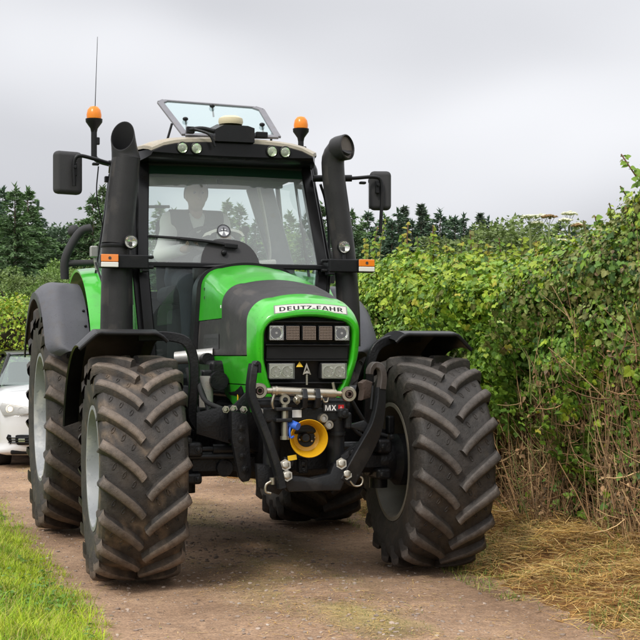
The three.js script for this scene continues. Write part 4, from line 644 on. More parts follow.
// -- underbody
T('chassis', [box(0.46, 0.42, 2.9, 0, 0.86, -1.0, { r: 0.04 }), box(0.40, 0.5, 0.9, 0, 1.15, 0.0, { r: 0.04 }), box(0.62, 0.6, 1.2, 0, 0.95, -1.6, { r: 0.08 }), box(0.42, 0.55, 0.7, 0, 1.35, -0.55, { r: 0.04 }), box(0.5, 0.55, 0.04, 0, 1.30, 0.36)], M.chassis);
T('rear_axle', [rod([-0.75, 0.905, -2.77], [0.75, 0.905, -2.77], 0.17, 0.17, 24), box(0.6, 0.6, 0.7, 0, 0.95, -2.7, { r: 0.08 }), rod([-0.9, 0.905, -2.77], [0.9, 0.905, -2.77], 0.1)], M.chassis);
{
  const a = sub('front_axle');
  T('axle_beam', [loft([[-0.62, 0.10, 0.12], [-0.42, 0.10, 0.12], [-0.2, 0.13, 0.16], [0.2, 0.13, 0.16], [0.42, 0.10, 0.12], [0.62, 0.10, 0.12]].map(([x, h, d]) => [[1, 0.5], [0.6, 1], [-0.6, 1], [-1, 0.5], [-1, -0.5], [-0.6, -1], [0.6, -1], [1, -0.5]].map(([p, q]) => V(x, 0.70 + q * h * 0.75, p * d))), true, 0.4), box(0.34, 0.16, 0.3, 0, 0.72, 0.05, { r: 0.03 })], M.chassis, a);
  T('steering_cylinder', [rod([-0.50, 0.80, 0.15], [0.50, 0.80, 0.15], 0.032), rod([-0.62, 0.80, 0.15], [0.62, 0.80, 0.15], 0.016), rod([-0.66, 0.755, 0.16], [-0.30, 0.755, 0.16], 0.018)], M.link, a);
  for (const s of [-1, 1]) {
    T('axle_hub', [lathe([[0.001, -0.1], [0.10, -0.1], [0.13, -0.02], [0.13, 0.06], [0.17, 0.10], [0.17, 0.22]], [s * 0.66, 0.70, 0], [s, 0, 0], 24), rod([s * 0.64, 0.52, 0], [s * 0.64, 0.90, 0], 0.06), box(0.1, 0.09, 0.2, s * 0.62, 0.80, 0.10, { r: 0.02 }), box(0.1, 0.07, 0.2, s * 0.62, 0.62, 0.08, { r: 0.02 }), box(0.05, 0.12, 0.06, s * 0.70, 0.93, 0.06, { r: 0.015 })], M.chassis, a);
    each('axle_bolt', [bolt(s * 0.62, 0.91, 0.06, 0.016, [0, 1, 0]), bolt(s * 0.66, 0.86, 0.20, 0.014), bolt(s * 0.60, 0.80, 0.205, 0.016), bolt(s * 0.60, 0.62, 0.185, 0.016)], M.link, a);
  }
  each('axle_cap', [lathe([[0.001, 0.02], [0.05, 0.02], [0.056, 0]], [-0.42, 0.68, 0.13], [0, 0, 1], 20), lathe([[0.001, 0.02], [0.05, 0.02], [0.056, 0]], [0.42, 0.68, 0.13], [0, 0, 1], 20)], M.link, a);
}
each('fuel_tank', [box(0.46, 0.62, 1.05, -0.62, 0.86, -1.30, { r: 0.08 }), box(0.46, 0.62, 1.05, 0.62, 0.86, -1.30, { r: 0.08 })], M.black, tractor);
each('step', [0.52, 0.80, 1.08].flatMap((y) => [box(0.34, 0.025, 0.26, -0.80, y, -1.62), box(0.34, 0.025, 0.26, 0.80, y, -1.62)]), M.black, tractor);
T('battery_box', [box(0.34, 0.10, 0.36, -0.44, 1.00, -0.30, { r: 0.015 }), box(0.30, 0.30, 0.30, -0.42, 0.86, -0.36, { r: 0.03 })], M.chassis);
T('bracket_plate', [plate([[-0.28, 1.02], [0.30, 1.05], [0.30, 0.90], [0.05, 0.84], [-0.02, 0.78], [-0.28, 0.80]], 0.03, [-0.41, 0, 0.12], [0, 0, 1], [0, 1, 0]), plate([[-0.62, 1.03], [-0.38, 1.08], [-0.30, 1.16], [-0.24, 1.10], [-0.22, 0.78], [-0.62, 0.90]], 0.03, [0, 0, 0.22])], M.chassis);
T('filter', [rod([-0.47, 1.02, -0.18], [-0.47, 1.25, -0.18], 0.045, 0.045, 20), box(0.06, 0.05, 0.06, -0.40, 0.76, 0.05)], M.whiteTrim);
T('coolant_pipe', [rod([-0.60, 1.365, -0.55], [-0.36, 1.385, -0.45], 0.042, 0.05, 18)], M.steelGrey);
each('fitting', [[-0.40, 1.055, 0.30], [-0.345, 1.05, 0.33], [-0.35, 0.985, 0.33], [-0.44, 1.05, 0.26]].map(([x, y, z]) => bolt(x, y, z, 0.016, [-0.4, 0, 1], 0.03)), M.silver, tractor);
each('hydraulic_hose', [tube([[-0.55, 1.28, -0.2], [-0.50, 1.12, -0.1], [-0.49, 0.98, 0.05]], 0.014, 16, 6), tube([[-0.58, 1.30, -0.25], [-0.56, 1.1, -0.15], [-0.50, 0.9, 0.05]], 0.014, 16, 6), tube([[-0.33, 0.80, 0.2], [-0.40, 0.88, 0.18], [-0.36, 0.98, 0.2]], 0.014, 16, 6), tube([[0.30, 1.2, 0.3], [0.45, 1.0, 0.2], [0.55, 0.9, 0.12], [0.66, 0.86, 0.12]], 0.014, 20, 6), tube([[0.28, 1.1, 0.3], [0.42, 0.9, 0.2], [0.6, 0.82, 0.14]], 0.012, 20, 6), tube([[-0.53, 1.33, -0.30], [-0.56, 1.22, 0.0], [-0.54, 1.10, 0.12], [-0.45, 1.05, 0.2]], 0.016, 20, 6)], M.rubber, tractor);
T('engine', [box(0.40, 0.35, 1.0, -0.12, 1.28, -0.3, { r: 0.04 }), box(0.16, 0.10, 0.5, -0.36, 1.30, -0.45, { r: 0.03 }), rod([-0.40, 1.22, -0.5], [-0.40, 1.22, -0.1], 0.06), rod([-0.46, 1.14, -0.35], [-0.46, 1.24, -0.35], 0.05), box(0.08, 0.14, 0.1, -0.46, 1.22, -0.22, { r: 0.02 }), box(0.05, 0.05, 0.05, -0.50, 1.08, -0.24), rod([-0.42, 1.36, -0.9], [-0.42, 1.36, -0.35], 0.04)], M.chassis);

// -- front linkage
{
  const L = sub('front_linkage'), A = (n, g, m = M.link) => T(n, g, m, L), E = (n, g, m = M.link) => each(n, g, m, L);
  A('lift_arm', sweep(smoothPts([[-0.372, 1.33, 0.69], [-0.383, 1.28, 0.70], [-0.392, 1.16, 0.70], [-0.357, 1.055, 0.70], [-0.31, 0.94, 0.70], [-0.27, 0.83, 0.70], [-0.235, 0.72, 0.70], [-0.205, 0.60, 0.70]], 28), 0.044, 0.07, [0.1, 0, 1]));
  A('lift_arm', sweep(smoothPts([[0.412, 1.19, 0.70], [0.408, 1.10, 0.70], [0.385, 0.96, 0.69], [0.33, 0.84, 0.68], [0.265, 0.73, 0.68], [0.20, 0.62, 0.68]], 28), [...Array.from({ length: 29 }, (_, i) => lerp(0.062, 0.112, sstep(0.05, 0.7, i / 28)))], 0.04, [0.35, 0, 1]));
  A('hook', sweep(smoothPts([[0.417, 1.18, 0.70], [0.424, 1.26, 0.70], [0.408, 1.312, 0.70], [0.372, 1.325, 0.70], [0.348, 1.30, 0.70], [0.342, 1.27, 0.70]], 24), [...Array.from({ length: 25 }, (_, i) => lerp(0.05, 0.028, i / 24))], 0.045, [0.35, 0, 1]), mat(0.06, 0.05, 0.046, 0.6, { map: dustMap, bumpMap: castBump, bumpScale: 0.001 }));
  A('hook_jaw', [plate([[0.335, 1.11], [0.40, 1.125], [0.418, 1.22], [0.37, 1.235], [0.33, 1.215], [0.345, 1.17]], 0.05, [0, 0, 0.705], [1, 0, -0.35], [0, 1, 0], 0.008)], mat(0.075, 0.05, 0.04, 0.8, { map: dustMap, bumpMap: castBump, bumpScale: 0.002 }));
  A('latch', [rod([0.365, 1.20, 0.70], [0.352, 1.06, 0.70], 0.008), plate([[0.18, 0.96], [0.30, 0.99], [0.33, 0.96], [0.30, 0.92]], 0.03, [0.02, 0, 0.66])]);
  A('hook', [sweep(smoothPts([[-0.372, 1.325, 0.70], [-0.362, 1.343, 0.70], [-0.350, 1.33, 0.70], [-0.348, 1.28, 0.70]], 12), 0.018, 0.07, [0.1, 0, 1])], M.link);
  A('top_beam', [rod([-0.345, 1.092, 0.60], [0.235, 1.082, 0.60], 0.046, 0.046, 20), box(0.52, 0.10, 0.10, -0.06, 1.03, 0.60, { r: 0.02 }), box(0.30, 0.14, 0.05, -0.05, 0.98, 0.60, { r: 0.02 })]);
  A('beam_end', [lathe([[0.001, 0.014], [0.03, 0.014], [0.038, 0]], [-0.345, 1.09, 0.60], [-1, 0, 0.3], 18), bolt(-0.33, 1.05, 0.655, 0.018)], M.steelGrey);
  A('top_link', [rod([-0.26, 1.173, 0.68], [0.135, 1.153, 0.68], 0.027, 0.027, 20), rod([-0.33, 1.174, 0.68], [-0.25, 1.173, 0.68], 0.018), rod([0.13, 1.153, 0.68], [0.21, 1.15, 0.68], 0.018), lathe([[0.03, -0.006], [0.031, 0.006]], [-0.235, 1.171, 0.68], [1, -0.05, 0], 18)], M.silver);
  for (const [x, y] of [[-0.338, 1.174], [0.213, 1.15]]) { A('ball_end', [lathe([[0.022, -0.022], [0.042, -0.022], [0.047, -0.012], [0.047, 0.012], [0.042, 0.022], [0.026, 0.022], [0.022, 0]], [x, y, 0.69], [-0.1, 0, 1], 24)], M.silver); A('pin_ball', [lathe([[0.001, -0.01], [0.012, -0.01], [0.013, 0.026], [0.020, 0.026], [0.026, 0], [0.020, -0.026]], [x, y, 0.695], [-0.1, 0, 1], 20)], M.rusty); }
  for (const x of [-0.068, 0.012]) A('clevis', plate([[0.60, 1.05], [0.72, 1.07], [0.745, 1.13], [0.72, 1.185], [0.68, 1.185], [0.62, 1.12]], 0.032, [x, 0, 0], [0, 0, 1], [0, 1, 0], 0.006));
  A('clevis_pin', [rod([-0.12, 1.135, 0.71], [0.04, 1.13, 0.71], 0.016), bolt(-0.115, 1.12, 0.72, 0.02, [-1, 0, 0.5], 0.02)], M.silver);
  A('safety_hook', [tube([[0.045, 1.125, 0.72], [0.052, 1.108, 0.72], [0.07, 1.106, 0.72], [0.078, 1.13, 0.72]], 0.006, 14, 6), rod([0.13, 1.165, 0.68], [0.118, 1.22, 0.68], 0.009), tube([[-0.245, 1.16, 0.69], [-0.26, 1.10, 0.69], [-0.25, 1.07, 0.68]], 0.010, 10, 6)], M.silver);
  E('lift_cylinder', [rod([-0.235, 1.03, 0.60], [-0.235, 0.72, 0.58], 0.052, 0.052, 20), rod([0.165, 1.02, 0.60], [0.165, 0.70, 0.58], 0.052, 0.052, 20), rod([0.165, 0.92, 0.60], [0.165, 0.90, 0.60], 0.056, 0.056, 20)]);
  A('linkage_pin', [rod([-0.185, 1.09, 0.70], [-0.185, 0.885, 0.70], 0.020, 0.020, 14), lathe([[0.016, -0.012], [0.03, -0.012], [0.034, 0], [0.03, 0.012], [0.016, 0.012]], [-0.185, 1.12, 0.70], [0, 0, 1], 18), rod([-0.185, 0.905, 0.70], [-0.185, 0.885, 0.70], 0.028, 0.028, 14)], M.silver);
  E('pin_bracket', [box(0.10, 0.022, 0.11, -0.195, 1.065, 0.675, { r: 0.006 }), box(0.10, 0.022, 0.11, -0.195, 1.0, 0.675, { r: 0.006 })]);
  A('data_plate', box(0.058, 0.045, 0.004, -0.100, 1.035, 0.66, { r: 0.001 }), M.white);
  const mx = printTex(256, 96, (c, w, h) => { c.fillStyle = '#26262a'; c.fillRect(0, 0, w, h); c.fillStyle = '#f2f2f2'; c.font = 'bold 92px sans-serif'; c.textBaseline = 'middle'; c.fillText('MX', 6, h / 2 + 4, 150); c.fillStyle = '#d41e22'; c.fillRect(172, 16, 66, 64); c.fillStyle = '#f2a0a0'; c.beginPath(); c.moveTo(186, 62); c.lineTo(205, 28); c.lineTo(224, 62); c.fill(); });
  { const g = new THREE.PlaneGeometry(0.135, 0.048); g.translate(0.135, 1.070, 0.662); part('badge', g, new THREE.MeshStandardMaterial({ map: mx, roughness: 0.4 }), L, true); const k = box(0.145, 0.056, 0.02, 0.135, 1.070, 0.648, { r: 0.004 }); A('badge_mount', k); }
  E('coupling', [[0.058, 1.005], [0.092, 0.965]].flatMap(([x, y]) => [lathe([[0.014, 0.03], [0.025, 0.03], [0.03, 0.02], [0.03, -0.02]], [x, y, 0.66], [0.1, 0.1, 1], 18)]), M.silver);
  E('coupling_plug', [[0.058, 1.005], [0.092, 0.965]].map(([x, y]) => rod([x, y, 0.65], [x + 0.001, y + 0.001, 0.688], 0.013)), M.steelGrey);
  A('lock_block', [box(0.06, 0.06, 0.07, 0.185, 1.035, 0.665, { r: 0.015 }), bolt(0.185, 1.035, 0.70, 0.018), box(0.04, 0.1, 0.06, 0.22, 0.99, 0.65, { r: 0.015 })]);
  A('lower_crossplate', [plate([[-0.222, 0.742], [-0.165, 0.732], [-0.135, 0.672], [-0.012, 0.652], [0.098, 0.675], [0.122, 0.735], [0.178, 0.745], [0.225, 0.70], [0.165, 0.575], [-0.155, 0.575], [-0.205, 0.64]], 0.09, [-0.005, 0, 0.66], [1, 0, 0], [0, 1, 0], 0.012)]);
  A('arm_plate', [plate([[-0.34, 0.74], [-0.22, 0.73], [-0.16, 0.60], [-0.20, 0.55], [-0.33, 0.60]], 0.05, [0, 0, 0.60]), plate([[0.18, 0.78], [0.30, 0.86], [0.33, 0.80], [0.25, 0.62], [0.14, 0.58]], 0.05, [0, 0, 0.62]), plate([[-0.46, 1.05], [-0.36, 1.03], [-0.335, 0.72], [-0.335, 0.65], [-0.35, 0.625], [-0.385, 0.62], [-0.41, 0.65], [-0.43, 0.75], [-0.455, 0.88]], 0.05, [0, 0, 0.46])], M.chassis);
  E('arm_bolt', [[-0.185, 0.735, 0.71], [-0.175, 0.672, 0.71], [0.165, 0.735, 0.70], [0.198, 0.672, 0.70]].map(([x, y, z]) => bolt(x, y, z, 0.024, [0, 0.2, 1], 0.02)), M.silver);
  E('side_bolt', [[-0.40, 0.95, 0.49], [-0.40, 0.88, 0.49], [-0.395, 0.78, 0.49], [-0.38, 0.70, 0.49], [0.25, 0.80, 0.65], [0.235, 0.75, 0.65]].map(([x, y, z]) => bolt(x, y, z, 0.016)), M.chassis);
  A('pin_clip', [tube([[0.22, 0.63, 0.70], [0.25, 0.60, 0.70], [0.29, 0.605, 0.70], [0.30, 0.64, 0.70], [0.285, 0.655, 0.70]], 0.006, 18, 6), rod([-0.255, 0.66, 0.68], [-0.255, 0.62, 0.68], 0.018), tube([[-0.27, 0.64, 0.70], [-0.30, 0.62, 0.70], [-0.30, 0.58, 0.70], [-0.27, 0.57, 0.70]], 0.008, 14, 6)], M.silver);
  const C = [-0.026, 0.886, 0.60];
  A('shaft_guard', [lathe([[0.066, 0.0], [0.083, 0.015], [0.092, 0.05], [0.110, 0.12], [0.114, 0.128], [0.111, 0.132], [0.106, 0.125], [0.088, 0.052], [0.077, 0.02], [0.055, 0.012], [0.05, 0.0]], C, [-0.14, 0.03, 1], 40)], M.yellow);
  A('power_shaft', [lathe([[0.001, 0.08], [0.022, 0.08], [0.026, 0.07], [0.026, -0.03]], [C[0] - 0.012, C[1] + 0.004, C[2]], [-0.14, 0.03, 1], 12), lathe([[0.03, 0.008], [0.075, 0.008], [0.078, -0.01]], C, [-0.14, 0.03, 1], 24)], M.chassis);
  E('guard_screw', [[-0.075, 0.88], [0.02, 0.89], [0.0, 0.87]].map(([x, y]) => ball(0.007, x, y, 0.635)), M.silver);
  A('hose_cap', [rod([-0.165, 0.985, 0.66], [-0.112, 0.962, 0.73], 0.026, 0.023), tube([[-0.15, 0.97, 0.70], [-0.158, 0.93, 0.71], [-0.15, 0.895, 0.71], [-0.135, 0.905, 0.72]], 0.007, 12, 6)], M.blue);
  A('trailer_socket', [box(0.07, 0.05, 0.05, -0.155, 0.75, 0.655, { r: 0.01, rz: -0.3 }), box(0.06, 0.09, 0.06, -0.05, 0.72, 0.60, { r: 0.01 }), bolt(-0.05, 0.735, 0.632, 0.018), bolt(-0.05, 0.70, 0.632, 0.014)], M.chassis);
  A('socket_tag', [box(0.055, 0.03, 0.004, -0.135, 0.775, 0.683, { r: 0.001, rz: 0.15 })], M.warnYellow);
}
// ------------------------------------------------------------------ driver (one continuous surface from a smooth union of tapered capsules)
function surfaceNet(field, lo, hi, cell) {
  const n = [0, 1, 2].map((k) => Math.ceil((hi[k] - lo[k]) / cell) + 1), at = (i, j, k) => (k * n[1] + j) * n[0] + i, f = new Float32Array(n[0] * n[1] * n[2]);
  for (let k = 0; k < n[2]; k++) for (let j = 0; j < n[1]; j++) for (let i = 0; i < n[0]; i++) f[at(i, j, k)] = field(lo[0] + i * cell, lo[1] + j * cell, lo[2] + k * cell);
  const vid = new Int32Array(f.length).fill(-1), pos = [], idx = [];
  for (let k = 0; k + 1 < n[2]; k++) for (let j = 0; j + 1 < n[1]; j++) for (let i = 0; i + 1 < n[0]; i++) {
    let m = 0, c = 0, x = 0, y = 0, z = 0; const g = [];
    for (let q = 0; q < 8; q++) { const v = f[at(i + (q & 1), j + (q >> 1 & 1), k + (q >> 2))]; g.push(v); if (v < 0) m |= 1 << q; }
    if (m === 0 || m === 255) continue;
    for (const [a, b] of [[0, 1], [2, 3], [4, 5], [6, 7], [0, 2], [1, 3], [4, 6], [5, 7], [0, 4], [1, 5], [2, 6], [3, 7]]) if ((g[a] < 0) !== (g[b] < 0)) { const t = g[a] / (g[a] - g[b]); x += lerp(a & 1, b & 1, t); y += lerp(a >> 1 & 1, b >> 1 & 1, t); z += lerp(a >> 2, b >> 2, t); c++; }
    vid[at(i, j, k)] = pos.length / 3; pos.push(lo[0] + (i + x / c) * cell, lo[1] + (j + y / c) * cell, lo[2] + (k + z / c) * cell);
  }
  const quad = (a, b, c, d, flip) => { if (a < 0 || b < 0 || c < 0 || d < 0) return; if (flip) idx.push(a, c, b, a, d, c); else idx.push(a, b, c, a, c, d); };
  for (let k = 1; k + 1 < n[2]; k++) for (let j = 1; j + 1 < n[1]; j++) for (let i = 1; i + 1 < n[0]; i++) {
    const s = f[at(i, j, k)] < 0;
    if (s !== (f[at(i + 1, j, k)] < 0)) quad(vid[at(i, j - 1, k - 1)], vid[at(i, j, k - 1)], vid[at(i, j, k)], vid[at(i, j - 1, k)], !s);
    if (s !== (f[at(i, j + 1, k)] < 0)) quad(vid[at(i - 1, j, k - 1)], vid[at(i - 1, j, k)], vid[at(i, j, k)], vid[at(i, j, k - 1)], !s);
    if (s !== (f[at(i, j, k + 1)] < 0)) quad(vid[at(i - 1, j - 1, k)], vid[at(i, j - 1, k)], vid[at(i, j, k)], vid[at(i - 1, j, k)], !s);
  }
  const G = new THREE.BufferGeometry(); G.setAttribute('position', new THREE.Float32BufferAttribute(pos, 3)); G.setIndex(idx); G.computeVertexNormals(); return G;
}
const capsule = (a, b, ra, rb) => (x, y, z) => { const ux = b[0] - a[0], uy = b[1] - a[1], uz = b[2] - a[2], l = ux * ux + uy * uy + uz * uz || 1e-6, t = clamp(((x - a[0]) * ux + (y - a[1]) * uy + (z - a[2]) * uz) / l); return Math.hypot(x - a[0] - ux * t, y - a[1] - uy * t, z - a[2] - uz * t) - lerp(ra, rb, t); };
const egg = (c, r) => (x, y, z) => { const p = [(x - c[0]) / r[0], (y - c[1]) / r[1], (z - c[2]) / r[2]], l = Math.hypot(...p); return (l - 1) * Math.min(...r); };
const blend = (list, k) => (x, y, z) => { let d = 1e3; for (const f of list) { const e = f(x, y, z), h = clamp(0.5 + 0.5 * (d - e) / k); d = lerp(d, e, h) - k * h * (1 - h); } return d; };
{
  const p = base('person', -0.12, 1.93, -2.3); tag(p, 'driver in dark sleeveless vest over pale shirt seated at the steering wheel in the cab', 'person');
  const X = -0.115, sk = mat(0.40, 0.24, 0.175, 0.6), shirtM = mat(0.62, 0.60, 0.56, 0.85), vestM = mat(0.03, 0.03, 0.036, 0.85), trouM = mat(0.025, 0.028, 0.04, 0.9);
  const sh = [[X - 0.19, 2.43, -2.24], [X + 0.19, 2.43, -2.25]], el = [[X - 0.285, 2.17, -2.13], [X + 0.27, 2.19, -2.10]], wr = [[X - 0.115, 2.205, -1.955], [X + 0.165, 2.235, -1.955]];
  const trunkF = [capsule([X - 0.07, 1.99, -2.32], [X - 0.11, 2.38, -2.27], 0.13, 0.10), capsule([X + 0.07, 1.99, -2.32], [X + 0.11, 2.38, -2.27], 0.13, 0.10), capsule(sh[0], sh[1], 0.075, 0.075), capsule([X, 2.0, -2.31], [X, 2.38, -2.27], 0.14, 0.12)];
  const armF = [0, 1].flatMap((i) => [capsule(sh[i], el[i], 0.062, 0.047), capsule(el[i], wr[i], 0.045, 0.029)]);
  const legF = [-1, 1].flatMap((s) => [capsule([X + s * 0.1, 1.98, -2.28], [X + s * 0.14, 1.93, -1.86], 0.085, 0.06), capsule([X + s * 0.14, 1.93, -1.86], [X + s * 0.14, 1.52, -1.80], 0.056, 0.042), capsule([X + s * 0.14, 1.49, -1.84], [X + s * 0.15, 1.47, -1.66], 0.045, 0.036)]);
  const hc = [X - 0.0, 2.645, -2.20];
  const headF = [egg([hc[0], hc[1] + 0.025, hc[2]], [0.084, 0.108, 0.100]), egg([hc[0], hc[1] - 0.05, hc[2] + 0.018], [0.066, 0.074, 0.076]), capsule([hc[0], hc[1] + 0.012, hc[2] + 0.088], [hc[0], hc[1] - 0.028, hc[2] + 0.106], 0.010, 0.015), capsule([hc[0] - 0.02, hc[1] - 0.066, hc[2] + 0.082], [hc[0] + 0.02, hc[1] - 0.066, hc[2] + 0.082], 0.008, 0.008), egg([hc[0] - 0.078, hc[1] - 0.01, hc[2] - 0.005], [0.011, 0.03, 0.02]), egg([hc[0] + 0.078, hc[1] - 0.01, hc[2] - 0.005], [0.011, 0.03, 0.02]), capsule([X, 2.47, -2.26], [hc[0], hc[1] - 0.06, hc[2] - 0.02], 0.058, 0.054)];
  const eyes = [-1, 1].map((s) => egg([hc[0] + s * 0.031, hc[1] + 0.012, hc[2] + 0.093], [0.015, 0.008, 0.010]));
  const head0 = blend(headF, 0.02), head = (x, y, z) => { let d = head0(x, y, z); for (const e of eyes) d = Math.max(d, -e(x, y, z)); return d; };
  const handF = (i) => { const s = i ? 1 : -1, w = wr[i], c = [w[0] - s * 0.01, w[1] + 0.03, w[2] + 0.07], l = [capsule(w, c, 0.026, 0.03), capsule([c[0] - 0.022, c[1], c[2]], [c[0] + 0.022, c[1], c[2]], 0.022, 0.022)];
    for (let k = 0; k < 4; k++) { const o = (k - 1.5) * 0.0205, len = [0.8, 0.97, 1, 0.88][s > 0 ? k : 3 - k], a = [c[0] + o, c[1] + 0.012, c[2] + 0.02], b = [a[0], a[1] + 0.012, a[2] + 0.034 * len], d = [a[0], a[1] - 0.018, a[2] + 0.052 * len], e = [a[0], a[1] - 0.034, a[2] + 0.034 * len]; l.push(capsule(a, b, 0.0098, 0.0092), capsule(b, d, 0.0092, 0.0086), capsule(d, e, 0.0086, 0.0078)); }
    l.push(capsule([c[0] - s * 0.022, c[1] - 0.002, c[2] - 0.02], [c[0] - s * 0.045, c[1] - 0.012, c[2] + 0.012], 0.013, 0.010), capsule([c[0] - s * 0.045, c[1] - 0.012, c[2] + 0.012], [c[0] - s * 0.035, c[1] - 0.024, c[2] + 0.034], 0.010, 0.0085)); return { f: blend(l, 0.006), c }; };
  const H = [handF(0), handF(1)];
  const bodyF = blend([...trunkF, ...armF, ...legF, headF[6]], 0.04);
  const geos = [surfaceNet(bodyF, [X - 0.42, 1.40, -2.50], [X + 0.42, 2.58, -1.58], 0.014), surfaceNet(head, [X - 0.12, 2.46, -2.36], [X + 0.12, 2.82, -2.08], 0.0045), ...H.map((h) => surfaceNet(h.f, [h.c[0] - 0.08, h.c[1] - 0.08, h.c[2] - 0.11], [h.c[0] + 0.08, h.c[1] + 0.07, h.c[2] + 0.10], 0.0035))];
  part('body', geos, sk, p);
  const cutNeck = (f, y) => (x, yy, z) => Math.max(f(x, yy, z), yy - y);
  const shirtF = blend([...trunkF, ...armF], 0.04);
  part('shirt', surfaceNet((x, y, z) => Math.max(shirtF(x, y, z) - 0.013, z > -2.2 && z - 0 > Math.max(wr[0][2], wr[1][2]) - 0.02 ? 0.02 : -1, -(egg([X, 2.54, -2.19], [0.05, 0.09, 0.09])(x, y, z))), [X - 0.42, 1.84, -2.50], [X + 0.42, 2.56, -1.88], 0.013), shirtM, p);
  part('vest', surfaceNet((x, y, z) => Math.max(blend(trunkF, 0.04)(x, y, z) - 0.027, Math.abs(x - X) - 0.215, -(capsule([X, 2.25, -2.08], [X, 2.56, -2.16], 0.012, 0.085)(x, y, z))), [X - 0.30, 1.84, -2.52], [X + 0.30, 2.56, -2.05], 0.013), vestM, p);
  part('trousers', surfaceNet((x, y, z) => Math.max(blend([...legF.filter((_, i) => i % 3 < 2), capsule([X - 0.09, 1.99, -2.32], [X + 0.09, 1.99, -2.32], 0.13, 0.13)], 0.04)(x, y, z) - 0.012, y - 2.06), [X - 0.30, 1.48, -2.50], [X + 0.30, 2.10, -1.72], 0.014), trouM, p);
  part('boot', surfaceNet(blend(legF.filter((_, i) => i % 3 === 2).map((f) => (x, y, z) => f(x, y, z) - 0.012), 0.02), [X - 0.25, 1.38, -1.95], [X + 0.25, 1.57, -1.58], 0.012), M.rubber, p);
  part('hair', surfaceNet((x, y, z) => Math.max(head0(x, y, z) - 0.008, -(y - hc[1] - 0.070 + 0.10 * sstep(hc[2] + 0.03, hc[2] - 0.03, z))), [X - 0.12, 2.5, -2.36], [X + 0.12, 2.84, -2.08], 0.006), mat(0.17, 0.155, 0.14, 0.9), p);
  each('eye', [-1, 1].map((s) => ball(0.012, hc[0] + s * 0.031, hc[1] + 0.010, hc[2] + 0.0815)), dull(0.06, 0.045, 0.04, 0.9), p);
}

